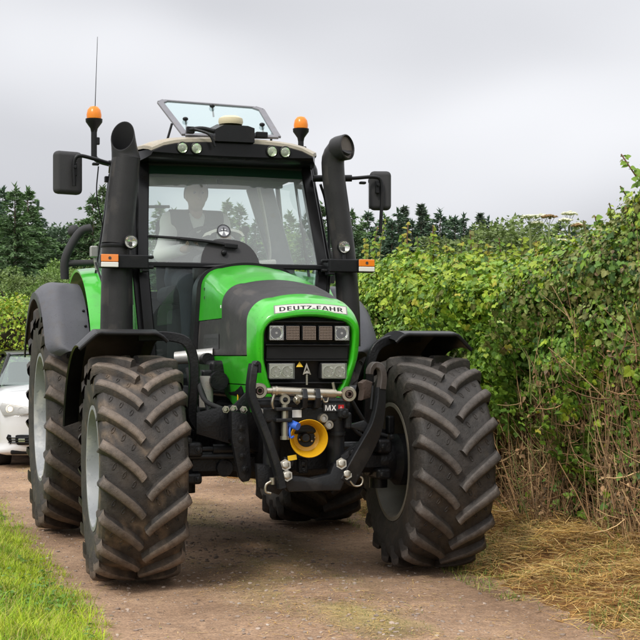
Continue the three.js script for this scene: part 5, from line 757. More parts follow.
// ------------------------------------------------------------------ white car following behind
{
  const cx = -0.27, cz = -8.9, c = base('hatchback_car', cx, 0, cz - 2);
  tag(c, 'white hatchback car with a lit headlight waiting behind the tractor', 'car');
  const paint = new THREE.MeshPhysicalMaterial({ color: new THREE.Color().setRGB(0.62, 0.62, 0.62), roughness: 0.35, clearcoat: 1, clearcoatRoughness: 0.05 });
  const sec = (z, w, t, b, r = 0.1) => { const pts = []; for (const [px, py] of [[-w + 0.06, b], [w - 0.06, b], [w, b + 0.14], [w, lerp(b, t, 0.62)], [w - 0.03, t - 0.07], [w - 0.14, t - 0.012], [w * 0.5, t + 0.012], [0, t + 0.02], [-w * 0.5, t + 0.012], [-w + 0.14, t - 0.012], [-w + 0.03, t - 0.07], [-w, lerp(b, t, 0.62)], [-w, b + 0.14]]) pts.push(V(cx + px, py, cz + z)); return new THREE.CatmullRomCurve3(pts, true, 'catmullrom', 0.35).getPoints(64).slice(0, 64); };
  part('body', loft([sec(0.0, 0.58, 0.68, 0.26), sec(-0.03, 0.72, 0.76, 0.20), sec(-0.13, 0.845, 0.83, 0.17), sec(-0.3, 0.88, 0.88, 0.17), sec(-0.6, 0.89, 0.94, 0.2), sec(-1.05, 0.895, 1.01, 0.2), sec(-2.8, 0.90, 1.0, 0.2), sec(-3.8, 0.87, 0.98, 0.2), sec(-4.1, 0.78, 0.85, 0.25)].map((r) => r.slice().reverse()), true, 1.1), paint, c);
  const gh = (z, wb, yb, wt, yt, zt) => [V(cx - wb, yb, cz + z), V(cx + wb, yb, cz + z), V(cx + wt, yt, cz + zt), V(cx - wt, yt, cz + zt)];
  const a = gh(-1.0, 0.84, 1.01, 0.64, 1.40, -1.72), b = gh(-3.9, 0.80, 0.98, 0.60, 1.38, -3.3);
  const quadG = (q, off = 0) => { const n = q[1].clone().sub(q[0]).cross(q[2].clone().sub(q[0])).normalize().multiplyScalar(off), r = q.map((v) => v.clone().add(n)); const g = new THREE.BufferGeometry(), pos = []; for (const v of [r[0], r[1], r[2], r[0], r[2], r[3]]) pos.push(v.x, v.y, v.z); g.setAttribute('position', new THREE.Float32BufferAttribute(pos, 3)); g.computeVertexNormals(); return g; };
  const carGlass = new THREE.MeshPhysicalMaterial({ color: new THREE.Color().setRGB(0.62, 0.76, 0.72), roughness: 0.0, transmission: 0.85, thickness: 0, ior: 1.7, side: THREE.DoubleSide });
  part('windscreen', quadG(a, 0.004), carGlass, c); part('rear_window', quadG([b[1], b[0], b[3], b[2]], 0.004), carGlass, c);
  part('side_window', quadG([b[0], a[0], a[3], b[3]], 0.002), carGlass, c); part('side_window', quadG([a[1], b[1], b[2], a[2]], 0.002), carGlass, c);
  part('roof', slab((u, v) => V(cx + lerp(-0.67, 0.67, u), 1.40 + 0.05 * Math.sin(Math.PI * v) ** 0.5 + 0.02 * (1 - (2 * u - 1) ** 2), cz + lerp(-3.4, -1.68, v)), 10, 12, -0.03), M.blackGloss, c);
  each('window_pillar', [[a[0], a[3]], [a[1], a[2]], [b[0], b[3]], [b[1], b[2]]].map(([p, q]) => rod([p.x, p.y - 0.04, p.z], [q.x, q.y, q.z], 0.028, 0.026, 8)), M.blackGloss, c);
  each('seat', [-0.36, 0.36].map((x) => box(0.5, 0.65, 0.16, cx + x, 0.98, cz - 2.2, { r: 0.07, rx: -0.15 })), M.seat, c);
  part('dashboard', box(1.5, 0.12, 0.4, cx, 0.98, cz - 1.25, { r: 0.05 }), M.trim, c);
  for (const s of [-1, 1]) {
    const fp = (pts) => pts.map(([x, y]) => [x * s, y]);
    const order = (pts) => (s < 0 ? fp(pts) : fp(pts).reverse()), outline = order([[0.50, 0.69], [0.53, 0.765], [0.84, 0.815], [0.868, 0.75], [0.83, 0.66], [0.64, 0.655]]);
    const ex = [1, 0, s * -0.42], at0 = 0.255;
    const hl = part('headlight', plate(outline.map(([x, y]) => [x * 1.085, y]), 0.06, [cx, 0.0, cz + at0 + 0.06], ex, [0, 1, -0.12], 0.01), M.steelGrey, c);
    part('reflector', [lathe([[0.001, -0.03], [0.03, -0.02], [0.048, 0.01]], [cx + s * 0.755, 0.735, cz - 0.06], [s * 0.39, 0.05, 1], 20), lathe([[0.001, -0.03], [0.03, -0.02], [0.042, 0.01]], [cx + s * 0.62, 0.715, cz - 0.005], [s * 0.39, 0.05, 1], 20)], M.reflector, hl);
    const bm = new THREE.MeshStandardMaterial({ color: 0xffffff, emissive: new THREE.Color(1.0, 0.80, 0.52), emissiveIntensity: 2.6 });
    part('bulb', ball(0.030, cx + s * 0.755, 0.735, cz - 0.055), bm, hl);
    part('lens', plate(outline.map(([x, y]) => [x * 1.085, y]), 0.012, [cx + s * 0.012, 0.0, cz + at0 + 0.125], ex, [0, 1, -0.12], 0.003), M.lens, hl);
    part('fog_recess', plate(order([[0.46, 0.30], [0.50, 0.42], [0.84, 0.425], [0.86, 0.38], [0.80, 0.29]]), 0.06, [cx, 0, cz + at0 - 0.02], ex, [0, 1, 0], 0.012), M.blackGloss, c);
    each('grille_slat', [0.325, 0.355, 0.385].map((y) => box(0.26, 0.010, 0.02, cx + s * 0.66, y, cz + 0.004, { ry: s * 0.4, r: 0.004 })), M.chassis, c);
    part('fog_light', box(0.09, 0.05, 0.02, cx + s * 0.62, 0.355, cz + 0.012, { ry: s * 0.4, r: 0.01 }), M.reflector, c);
    part('wing_mirror', [box(0.2, 0.14, 0.10, cx + s * 1.03, 1.08, cz - 1.35, { r: 0.04 }), rod([cx + s * 0.86, 1.0, cz - 1.35], [cx + s * 1.0, 1.05, cz - 1.35], 0.02)], M.blackGloss, c);
    for (const z of [-0.85, -3.35]) { const w = new THREE.Group(); w.name = 'wheel'; w.position.set(s * 0.80, 0.32, cz + z - ORG.z); c.add(w); for (const [n, g, m] of [['tyre', lathe([[0.22, -0.1], [0.30, -0.11], [0.32, -0.08], [0.32, 0.08], [0.30, 0.11], [0.22, 0.1]], [0, 0, 0], [s, 0, 0], 36), M.rubber], ['rim', lathe([[0.001, 0.05], [0.1, 0.06], [0.2, 0.09], [0.22, 0.1], [0.22, -0.1]], [0, 0, 0], [s, 0, 0], 30), M.rim]]) { const q = new THREE.Mesh(planarUV(g.index ? g.toNonIndexed() : g), m); q.name = n; q.castShadow = q.receiveShadow = true; w.add(q); } }
  }
  part('front_grille', plate([[-0.42, 0.30], [0.42, 0.30], [0.38, 0.66], [-0.38, 0.66]], 0.06, [cx, 0, cz + 0.0], [1, 0, 0], [0, 1, -0.15], 0.02), M.black, c);
  part('front_bumper_lip', box(1.5, 0.06, 0.12, cx, 0.21, cz - 0.08, { r: 0.02 }), M.black, c);
  part('underside', box(1.5, 0.08, 3.6, cx, 0.22, cz - 2.05), M.black, c);
}

// ------------------------------------------------------------------ trees
const leafTris = (pos, nor, col, c, size, dir, color, two) => { // one leaf clump: bent triangles
  const a = V(rnd() - 0.5, rnd() - 0.5, rnd() - 0.5).normalize(), d = dir.clone().addScaledVector(a, 0.7).normalize(), s = d.clone().cross(V(rnd() - 0.5, rnd() - 0.5, rnd() - 0.5)).normalize().multiplyScalar(size * (two || 0.45));
  const tip = c.clone().addScaledVector(d, size), n = d.clone().cross(s).normalize(), k = 0.8 + 0.4 * rnd();
  for (const v of [c.clone().add(s), c.clone().sub(s), tip]) { pos.push(v.x, v.y, v.z); nor.push(n.x, n.y, n.z); col.push(color[0] * k, color[1] * k, color[2] * k); }
};
function geoFrom(pos, nor, col) { const g = new THREE.BufferGeometry(); g.setAttribute('position', new THREE.Float32BufferAttribute(pos, 3)); g.setAttribute('normal', new THREE.Float32BufferAttribute(nor, 3)); g.setAttribute('uv', new THREE.Float32BufferAttribute(new Float32Array(pos.length / 3 * 2), 2)); g.setAttribute('color', new THREE.Float32BufferAttribute(col, 3)); return g; }
const foliageM = new THREE.MeshPhysicalMaterial({ vertexColors: true, roughness: 0.85, transmission: 0.25, thickness: 0, side: THREE.DoubleSide });
const barkM = mat(0.10, 0.075, 0.055, 0.95);
function coniferGeo(seed, h, width, color, sparse = 1) {
  reseed(seed); const pos = [], nor = [], col = [], trunk = [rod([0, 0, 0], [0, h, 0], h * 0.014, 0.01, 7)];
  const gap = h * 0.019;
  for (let y = h * 0.10; y < h * 0.985; y += gap * rr(0.7, 1.3)) {
    const t = y / h, L = width * Math.pow(1 - t, 0.85) * (t < 0.2 ? lerp(0.7, 1, t / 0.2) : 1), nb = Math.round(rr(5, 8) * (t > 0.85 ? 0.7 : 1));
    for (let b = 0; b < nb; b++) {
      const a = rnd() * 6.283, l = L * rr(0.55, 1.2) * (0.75 + 0.5 * vnoise(a * 1.3, y * 0.9, seed)) + 0.05, rise = lerp(-0.28, 0.45, t * t), n = Math.max(3, Math.round(l / (h * 0.020) * sparse));
      if (rnd() < 0.35) trunk.push(rod([0, y, 0], [Math.cos(a) * l * 0.8, y + rise * l * 0.7, Math.sin(a) * l * 0.8], h * 0.0025, 0.008, 4));
      for (let k = 0; k < n; k++) { const f = (k + 0.5 + rnd() * 0.5) / n, r = l * f, droop = -0.12 * l * f * f; const c = V(Math.cos(a) * r, y + rise * r + droop + rr(-0.05, 0.05), Math.sin(a) * r); const dir = V(Math.cos(a), rise - 0.35, Math.sin(a)).normalize(); const cc = [color[0] * lerp(0.8, 1.25, f), color[1] * lerp(0.8, 1.25, f), color[2] * lerp(0.8, 1.1, f)]; for (let q = 0; q < (t > 0.85 ? 6 : 9); q++) leafTris(pos, nor, col, c.clone().add(V(rr(-0.16, 0.16) * (1.1 - t), rr(-0.10, 0.08), rr(-0.16, 0.16) * (1.1 - t))), h * rr(0.014, 0.032) * (1.12 - 0.45 * t), dir, cc, 0.28); }
    }
  }
  for (let k = 0; k < 12; k++) leafTris(pos, nor, col, V(0, h * rr(0.95, 1.0), 0), h * 0.03, V(rr(-0.3, 0.3), 1, rr(-0.3, 0.3)), color, 0.2);
  return { crown: geoFrom(pos, nor, col), trunk: joined(trunk) };
}
function broadGeo(seed, h, width, color, base0 = 0.25) {
  reseed(seed); const pos = [], nor = [], col = [], trunk = [rod([0, 0, 0], [0, h * 0.55, 0], h * 0.025, h * 0.012, 8)];
  for (let k = 0; k < 26; k++) {
    const a = rnd() * 6.283, t = Math.sqrt(rnd()), y = h * rr(base0, 0.93), R = width * Math.sqrt(Math.max(0.02, 1 - ((y / h - 0.55) / 0.48) ** 2)) * t, c = V(Math.cos(a) * R, y, Math.sin(a) * R), r = h * rr(0.07, 0.13);
    if (k % 2) trunk.push(rod([0, h * rr(0.2, 0.5), 0], [c.x * 0.9, c.y, c.z * 0.9], h * 0.007, h * 0.003, 5));
    const shade = 0.8 + 0.5 * rnd();
    for (let q = 0; q < 340; q++) { const d = V(rnd() - 0.5, rnd() - 0.5, rnd() - 0.5).normalize(); leafTris(pos, nor, col, c.clone().addScaledVector(d, r * (0.55 + 0.55 * rnd())), h * rr(0.014, 0.027), d.clone().add(V(0, -0.2, 0)), [color[0] * shade, color[1] * shade, color[2] * shade]); }
  }
  return { crown: geoFrom(pos, nor, col), trunk: joined(trunk) };
}
const KIND = {
  fir: [0, 1, 2].map((k) => coniferGeo(100 + k, 12, 2.8 + 0.3 * k, [0.080, 0.150, 0.052])),
  spruce: [0, 1, 2].map((k) => coniferGeo(200 + k, 12, 2.3 + 0.3 * k, [0.058, 0.112, 0.062])),
  larch: [0, 1].map((k) => coniferGeo(300 + k, 12, 2.2, [0.12, 0.18, 0.075], 0.6)),
  thin: [0, 1].map((k) => coniferGeo(340 + k, 12, 1.3, [0.085, 0.125, 0.085], 0.45)),
  pine: [broadGeo(400, 10, 3.0, [0.07, 0.12, 0.06], 0.62)],
  ash: [0, 1].map((k) => broadGeo(500 + k, 9, 3.2, [0.16, 0.25, 0.055])),
  oak: [0, 1].map((k) => broadGeo(600 + k, 9, 3.8, [0.14, 0.195, 0.05])),
};
const ground0 = -0.1, F = 1429.9, C16 = Math.cos(0.2911), S16 = Math.sin(0.2911);
function plant(kind, v, x, z, h, label, group, turn) {
  const t = base(kind === 'fir' || kind === 'spruce' || kind === 'thin' || kind === 'larch' ? 'conifer_tree' : kind === 'pine' ? 'pine_tree' : 'broadleaf_tree', x, ground0, z);
  const k = KIND[kind][v % KIND[kind].length], ref = kind === 'pine' ? 10 : kind === 'ash' || kind === 'oak' ? 9 : 12;
  for (const [n, g, m] of [['trunk', k.trunk, barkM], ['crown', k.crown, foliageM]]) { const q = new THREE.Mesh(g, m); q.name = n; q.castShadow = q.receiveShadow = true; t.add(q); }
  const wide = group ? 1.5 : ref === 12 ? 1.4 : 1.1; t.scale.set(h / ref * wide, h / ref, h / ref * wide); t.rotation.y = turn; tag(t, label, kind === 'pine' ? 'pine' : ref === 9 ? 'tree' : 'conifer', group);
}
// trees stand where the photograph shows them: bearing (along the picture's width) and distance from the viewer
TREES.forEach(([kind, v, x, z, h, label, group], i) => plant(kind, v, x, z, h, label, group, (i * 2.399) % 6.283));
// ------------------------------------------------------------------ hedge
const twoSided = (o = {}) => new THREE.MeshPhysicalMaterial({ roughness: 0.62, specularIntensity: 0.4, transmission: 0.38, thickness: 0, side: THREE.DoubleSide, ...o });
function leafGeo(w, serr) {                                  // a folded, drooping leaf one unit long, lying along +x
  const prof = serr ? [[0, 0.02], [0.12, 0.30], [0.22, 0.34], [0.30, 0.46], [0.42, 0.42], [0.52, 0.44], [0.64, 0.30], [0.74, 0.28], [0.86, 0.12], [1, 0]] : [[0, 0.02], [0.15, 0.26], [0.40, 0.42], [0.65, 0.34], [0.85, 0.16], [1, 0]];
  const pos = [], P = (x, s) => { const y = 0.10 * Math.abs(s) * 2 - 0.22 * x * x; return [x, y, s * w]; };
  for (let i = 0; i + 1 < prof.length; i++) for (const s of [-1, 1]) { const [x0, a] = prof[i], [x1, b] = prof[i + 1]; const c0 = P(x0, 0), c1 = P(x1, 0), e0 = P(x0, s * a), e1 = P(x1, s * b); const q = s > 0 ? [c0, e0, c1, c1, e0, e1] : [c0, c1, e0, c1, e1, e0]; pos.push(...q.flat()); }
  const g = new THREE.BufferGeometry(); g.setAttribute('position', new THREE.Float32BufferAttribute(pos, 3)); g.setAttribute('uv', new THREE.Float32BufferAttribute(new Float32Array(pos.length / 3 * 2), 2)); g.computeVertexNormals(); return g;
}
const leafBig = leafGeo(1.0, true), leafMid = leafGeo(0.85, false);
const spray = (() => { // three leaflets on one stalk
  const parts = [[0, 1, 0.30, 0], [1.05, 0.78, 0.20, 0.10], [-1.05, 0.78, 0.20, -0.10]].map(([yaw, s, at, tilt]) => { const g = leafGeo(1.0, true); g.scale(s * 0.62, s * 0.62, s * 0.62); g.rotateX(tilt * 3); g.rotateY(yaw); g.translate(at, 0, 0); return g; });
  return mergeGeometries(parts);
})();
const ivy = (() => { const s = [[0, 0], [-0.12, 0.3], [0.1, 0.5], [0.28, 0.34], [0.42, 0.52], [0.58, 0.26], [1, 0]]; const pos = []; for (const m of [-1, 1]) for (let i = 1; i + 1 < s.length; i++) { const q = [[0.2, -0.02, 0], [s[i][0], 0.05, m * s[i][1]], [s[i + 1][0], -0.1 * s[i + 1][0], m * s[i + 1][1]]]; if (m < 0) q.reverse(); pos.push(...q.flat()); } const g = new THREE.BufferGeometry(); g.setAttribute('position', new THREE.Float32BufferAttribute(pos, 3)); g.setAttribute('uv', new THREE.Float32BufferAttribute(new Float32Array(pos.length / 3 * 2), 2)); g.computeVertexNormals(); return g; })();
const hedgeTop = (z) => interp([[-26, 2.2], [-9, 2.28], [-5, 2.18], [-3, 2.09], [-1.8, 2.02], [-0.8, 2.12], [0, 2.38], [0.8, 2.68], [2, 2.9], [5, 2.9]], z) + 0.16 * (vnoise(z * 2.2, 3.1) - 0.5) + 0.14 * (vnoise(z * 6, 8.1) - 0.5);
function hedgeAt(z, v) {                                     // v: 0 at the foot, 1 at the front top edge, up to 1.6 over the top
  const top = hedgeTop(z), y = v < 1 ? lerp(0.10, top - 0.10, v) : top - 0.10 + 0.10 * Math.sin((v - 1) / 0.6 * Math.PI * 0.8);
  const h = y / 2.4, out = interp([[0, 0.10], [0.25, 0.22], [0.42, 0.14], [0.6, -0.02], [0.8, -0.03], [0.93, 0.16], [1.05, 0.34], [1.3, 0.4]], h) + (v > 1 ? (v - 1) * 1.6 : 0);
  const lump = 0.62 * (fbm(z * 1.3, y * 1.7, 3, 3) - 0.5) + 0.30 * (vnoise(z * 4, y * 4.4, 6) - 0.5);
  return V(hedgeX(z) + out - (v > 1 ? lump * 0.5 : lump), y + (v > 1 ? 0.3 * (vnoise(z * 4, v * 5, 2) - 0.5) : 0), z);
}
const hedge = base('hedge', hedgeX(-2) + 0.5, 0, -2);
tag(hedge, 'tall overgrown bramble hedge with dead stalks at its foot along the right of the track', 'hedge');
{
  // a solid dark core, added to block sky light among the shaded twigs
  const zs = 150, vs = 26, pos = [], idx = [];
  for (let i = 0; i <= zs; i++) for (let j = 0; j <= vs; j++) { const z = lerp(5.5, -26, i / zs), v = j / vs * 1.6, p = hedgeAt(z, v); const k = p.x + 0.30 + 0.16 * vnoise(z * 5, v * 9) + 0.1 * vnoise(z * 14, v * 24); pos.push(k, Math.max(0.02, p.y - (v > 1 ? 0.22 : 0.06)), z); }
  for (let i = 0; i < zs; i++) for (let j = 0; j < vs; j++) { const a = i * (vs + 1) + j, b = a + vs + 1; idx.push(a, a + 1, b, b, a + 1, b + 1); }
  const g = new THREE.BufferGeometry(); g.setAttribute('position', new THREE.Float32BufferAttribute(pos, 3)); g.setIndex(idx); g.computeVertexNormals();
  const t = tex(256, (u, v) => mixc([0.10, 0.085, 0.055], [0.24, 0.20, 0.13], tfbm(u, v, 24, 111, 4)), 2, true);
  part('shaded_twig_core', planarUV(g.toNonIndexed()), new THREE.MeshStandardMaterial({ map: t, roughness: 1, side: THREE.DoubleSide }), hedge, true).userData.kind = 'stuff';
}
const quat = new THREE.Quaternion(), mtx = new THREE.Matrix4();
function leafFrame(p, out, size, droop) {                    // a leaf at p that faces roughly outwards and hangs
  const n = out.clone().add(V(rr(-0.7, 0.7), rr(-0.35, 0.75), rr(-0.7, 0.7))).normalize(), along = V(rr(-1, 1), rr(-1.0, 0.25) - droop, rr(-1, 1)); along.addScaledVector(n, -along.dot(n)).normalize();
  const side = along.clone().cross(n); mtx.makeBasis(along, n, side); quat.setFromRotationMatrix(mtx);
  return new THREE.Matrix4().compose(p, quat, V(size, size, size));
}
const C = (r, g, b) => [r, g, b];
const PAL = { lime: C(0.40, 0.51, 0.05), bright: C(0.25, 0.41, 0.05), mid: C(0.15, 0.285, 0.045), deep: C(0.072, 0.148, 0.036), olive: C(0.27, 0.28, 0.085), yellow: C(0.50, 0.46, 0.07), red: C(0.24, 0.16, 0.06), brown: C(0.22, 0.15, 0.085), pale: C(0.36, 0.46, 0.13) };
function pick(z, y, near) {
  const r = rnd(), h = y / hedgeTop(z), patch = fbm(z * 1.4 + 3, y * 1.6, 9, 3);
  const thorn = sstep(-1.4, 0.1, z) * sstep(1.3, 1.75, y);
  if (z < -9) return r < 0.45 ? PAL.lime : r < 0.85 ? PAL.bright : PAL.yellow;
  if (rnd() < thorn * 0.75) return r < 0.10 ? PAL.brown : r < 0.50 ? PAL.olive : r < 0.72 ? PAL.deep : r < 0.90 ? PAL.pale : r < 0.96 ? PAL.mid : PAL.red;
  if (h > 0.86 && patch > 0.38) return r < 0.42 ? PAL.lime : r < 0.78 ? PAL.bright : r < 0.82 ? PAL.yellow : r < 0.86 ? PAL.red : PAL.mid;
  if (r < 0.02) return PAL.yellow; if (r < 0.045) return PAL.brown;
  return patch > 0.60 ? (r < 0.55 ? PAL.bright : r < 0.66 ? PAL.lime : PAL.mid) : patch > 0.42 ? (r < 0.55 ? PAL.mid : r < 0.88 ? PAL.bright : PAL.olive) : (r < 0.5 ? PAL.deep : r < 0.85 ? PAL.mid : PAL.bright);
}
{
  reseed(777);
  const sets = { tri: [], big: [], mid: [], ivy: [] }, single = [];
  const add = (z, v, depth) => {
    const p = hedgeAt(z, v), y = p.y, e = 0.04, dz = hedgeAt(z + e, v).sub(hedgeAt(z - e, v)), dv = hedgeAt(z, v + e).sub(hedgeAt(z, Math.max(0, v - e))), out = dz.cross(dv).normalize(); if (out.x > 0.2 && v < 1) out.negate(); if (out.y < -0.5) out.negate();
    if (y < 1.25) { const low = 1.16 - 0.12 * sstep(-1.5, 1, z) + 0.35 * (vnoise(z * 2.1, 5.5) - 0.5); if (rnd() > 0.10 + 0.9 * sstep(low - 0.55, low + 0.12, y)) return; }
    p.addScaledVector(out, rr(-0.30, 0.10) * (depth ? 1 : 0.6)); p.add(V(rr(-0.03, 0.03), rr(-0.05, 0.05), rr(-0.05, 0.05)));
    const thorn = sstep(-1.4, 0.1, z) * sstep(1.3, 1.75, y), col0 = pick(z, y), k = rr(0.75, 1.25);
    const size = (thorn > 0.4 || fbm(z * 1.7, y * 1.9, 31, 3) > 0.62) && rnd() < 0.72 ? rr(0.018, 0.034) : rr(0.026, 0.056) * (rnd() < 0.12 ? 1.35 : 1);
    const col = size > 0.036 && (col0 === PAL.brown || col0 === PAL.red) ? (rnd() < 0.15 ? col0 : PAL.olive) : col0;
    const tri = size > 0.034 && rnd() < 0.7, hollow = fbm(z * 2.1 + 9, y * 2.3, 5, 3); if (hollow < 0.42 && v < 0.95 && rnd() < 0.72) return;
    const m = leafFrame(p, out, tri ? size * 1.5 : size, 0.2), c = [col[0] * k, col[1] * k, col[2] * k];
    const kind = tri ? 'tri' : size < 0.036 ? 'mid' : rnd() < 0.55 ? 'big' : rnd() < 0.7 ? 'mid' : 'ivy';
    sets[kind].push([m, c]);
  };
  for (let i = 0; i < 190000; i++) add(lerp(3.2, -7, Math.pow(rnd(), 1.15)), rnd() * 1.12, 1);
  for (let i = 0; i < 40000; i++) add(rr(1.5, -9), rr(0.9, 1.6), 1);
  for (let i = 0; i < 45000; i++) { const z = rr(-7, -26); add(z, rnd() * 1.5, 1); }
  for (let i = 0; i < 30000; i++) add(rr(-14, -25), rr(0.35, 1.5), 1);
  for (let i = 0; i < 50000; i++) add(rr(2.8, -1.2), rr(0.55, 1.2), 1);
  for (const [k, g, n] of [['tri', spray, 'bramble_sprays'], ['big', leafBig, 'bramble_leaves'], ['mid', leafMid, 'small_leaves'], ['ivy', ivy, 'ivy_leaves']]) {
    const im = new THREE.InstancedMesh(g, twoSided({ roughness: 0.5, specularIntensity: 0.5 }), sets[k].length), off = new THREE.Matrix4().makeTranslation(-ORG.x, -ORG.y, -ORG.z), cc = new THREE.Color();
    sets[k].forEach(([m, c], i) => { im.setMatrixAt(i, off.clone().multiply(m)); im.setColorAt(i, cc.setRGB(...c)); });
    im.name = n; im.castShadow = im.receiveShadow = true; im.userData.kind = 'stuff'; hedge.add(im);
  }
  // the largest leaves nearest the viewer, one by one
  const tones = [PAL.bright, PAL.mid, PAL.mid, PAL.pale, PAL.bright, PAL.olive].map((c) => twoSided({ color: new THREE.Color().setRGB(c[0] * 0.95, c[1] * 0.95, c[2] * 0.95) }));
  for (let i = 0; i < 280; i++) {
    const z = rr(2.2, -2.4), y0 = rr(0.30, 0.92), p = hedgeAt(z, y0), out = V(-1, 0.25, 0.35).normalize(); p.addScaledVector(out, rr(-0.04, 0.08));
    const q = new THREE.Mesh(rnd() < 0.6 ? spray : rnd() < 0.5 ? leafBig : ivy, tones[Math.floor(rnd() * tones.length)]); q.name = 'leaf'; q.castShadow = q.receiveShadow = true;
    const s = rr(0.055, 0.09), m = leafFrame(p.sub(ORG), out, s, 0.3); m.decompose(q.position, q.quaternion, q.scale); hedge.add(q);
  }
  // dead stalks tangled along the foot
  reseed(99);
  const stalk = new THREE.CylinderGeometry(0.6, 1, 1, 4, 3); stalk.translate(0, 0.5, 0); { const p = stalk.attributes.position; for (let i = 0; i < p.count; i++) { const y = p.getY(i); p.setX(i, p.getX(i) * 0.006 + 0.10 * y * y); p.setZ(i, p.getZ(i) * 0.006); } stalk.computeVertexNormals(); }
  const N = 24000, im = new THREE.InstancedMesh(stalk, mat(1, 1, 1, 0.9), N), cc = new THREE.Color();
  for (let i = 0; i < N; i++) {
    const z = lerp(3, -6, Math.pow(rnd(), 1.1)), tangle = fbm(z * 2.6, 3, 8, 3), v = Math.pow(rnd(), 1.15) * lerp(0.40, 0.60, sstep(-2.4, 0.4, z)), p = hedgeAt(z, v); p.x -= rr(-0.26, 0.17); p.y = Math.max(0.06, p.y - rr(0, 0.3));
    const bit = i > 6000, flat = rnd() < (bit ? 0.8 : 0.22), L = bit ? rr(0.05, 0.24) : flat ? rr(0.1, 0.3) : rr(0.18, 0.75), th = flat ? rr(0.4, 2.4) : (rnd() + rnd() - 1) * 0.75, q = new THREE.Quaternion().setFromEuler(new THREE.Euler(0, rnd() * 6.28, 0)).multiply(new THREE.Quaternion().setFromEuler(new THREE.Euler(0, 0, th)));
    const w = (bit ? rr(0.22, 0.5) : rr(0.3, 0.72)); mtx.compose(p.sub(ORG), q, V(w * (1 + (bit ? 1.5 : 0.5) * rnd()), L, w)); im.setMatrixAt(i, mtx);
    const r = rnd(), k = rr(0.5, 1.25) * lerp(0.7, 1.2, tangle), c = r < 0.45 ? [0.42, 0.25, 0.125] : r < 0.66 ? [0.62, 0.43, 0.22] : r < 0.90 ? [0.23, 0.135, 0.07] : [0.28, 0.32, 0.10]; im.setColorAt(i, cc.setRGB(c[0] * k, c[1] * k, c[2] * k));
  }
  im.name = 'dead_stalks'; im.castShadow = im.receiveShadow = true; im.userData.kind = 'stuff'; hedge.add(im);
  // withered leaves caught among the stalks
  const dl = new THREE.InstancedMesh(leafMid, twoSided({ transmission: 0.1 }), 30000);
  for (let i = 0; i < 30000; i++) { const z = lerp(3, -6, Math.pow(rnd(), 1.1)), p = hedgeAt(z, rnd() * lerp(0.42, 0.60, sstep(-2.4, 0.4, z))); p.x -= rr(-0.26, 0.13); const k = rr(0.6, 1.3), r = rnd(), c = r < 0.5 ? [0.34, 0.205, 0.105] : r < 0.75 ? [0.46, 0.31, 0.16] : [0.14, 0.10, 0.06]; dl.setMatrixAt(i, leafFrame(p.sub(ORG), V(-1, 0.3, 0.2).normalize(), rr(0.014, 0.045), 0.5)); dl.setColorAt(i, cc.setRGB(c[0] * k, c[1] * k, c[2] * k)); }
  dl.name = 'withered_leaves'; dl.castShadow = dl.receiveShadow = true; dl.userData.kind = 'stuff'; hedge.add(dl);
}
// long shoots standing out of the top of the hedge
const stemM = mat(0.16, 0.13, 0.06, 0.8), stemRed = mat(0.22, 0.10, 0.07, 0.8);
const shootTones = [PAL.lime, PAL.bright, PAL.olive, PAL.yellow, PAL.mid].map((c) => twoSided({ color: new THREE.Color().setRGB(c[0] * 0.8, c[1] * 0.8, c[2] * 0.8) }));
SHOOTS.forEach(([a, b, nl, size, tone, label, group], n) => {
  reseed(4000 + n * 17);
  const t = base('bramble_shoot', ...a); tag(t, label, 'shoot', group);
  const A = V(...a), B = V(...b), L = A.distanceTo(B), mid = A.clone().lerp(B, 0.5).add(V(rr(-0.08, 0.08) * L, 0.03 * L, rr(-0.1, 0.1) * L)), c = new THREE.QuadraticBezierCurve3(A, mid, B), pts = c.getPoints(8).map((p) => [p.x, p.y, p.z]);
  part('stem', tube(pts, 0.0055, 12, 5), n % 3 ? stemM : stemRed, t);
  for (let i = 0; i < nl; i++) {
    const u = lerp(0.10, 1, (i + rnd() * 0.6) / nl), p = c.getPoint(Math.min(1, u)), q = new THREE.Mesh(rnd() < 0.45 ? spray : rnd() < 0.5 ? leafBig : leafMid, shootTones[rnd() < 0.6 ? tone : Math.floor(rnd() * 5)]); q.name = 'leaf'; q.castShadow = q.receiveShadow = true;
    leafFrame(p.sub(ORG), V(-0.4, 0.5, 0.6).normalize(), size * rr(0.8, 1.3) * lerp(1.15, 0.6, u), 0.0).decompose(q.position, q.quaternion, q.scale); t.add(q);
  }
});
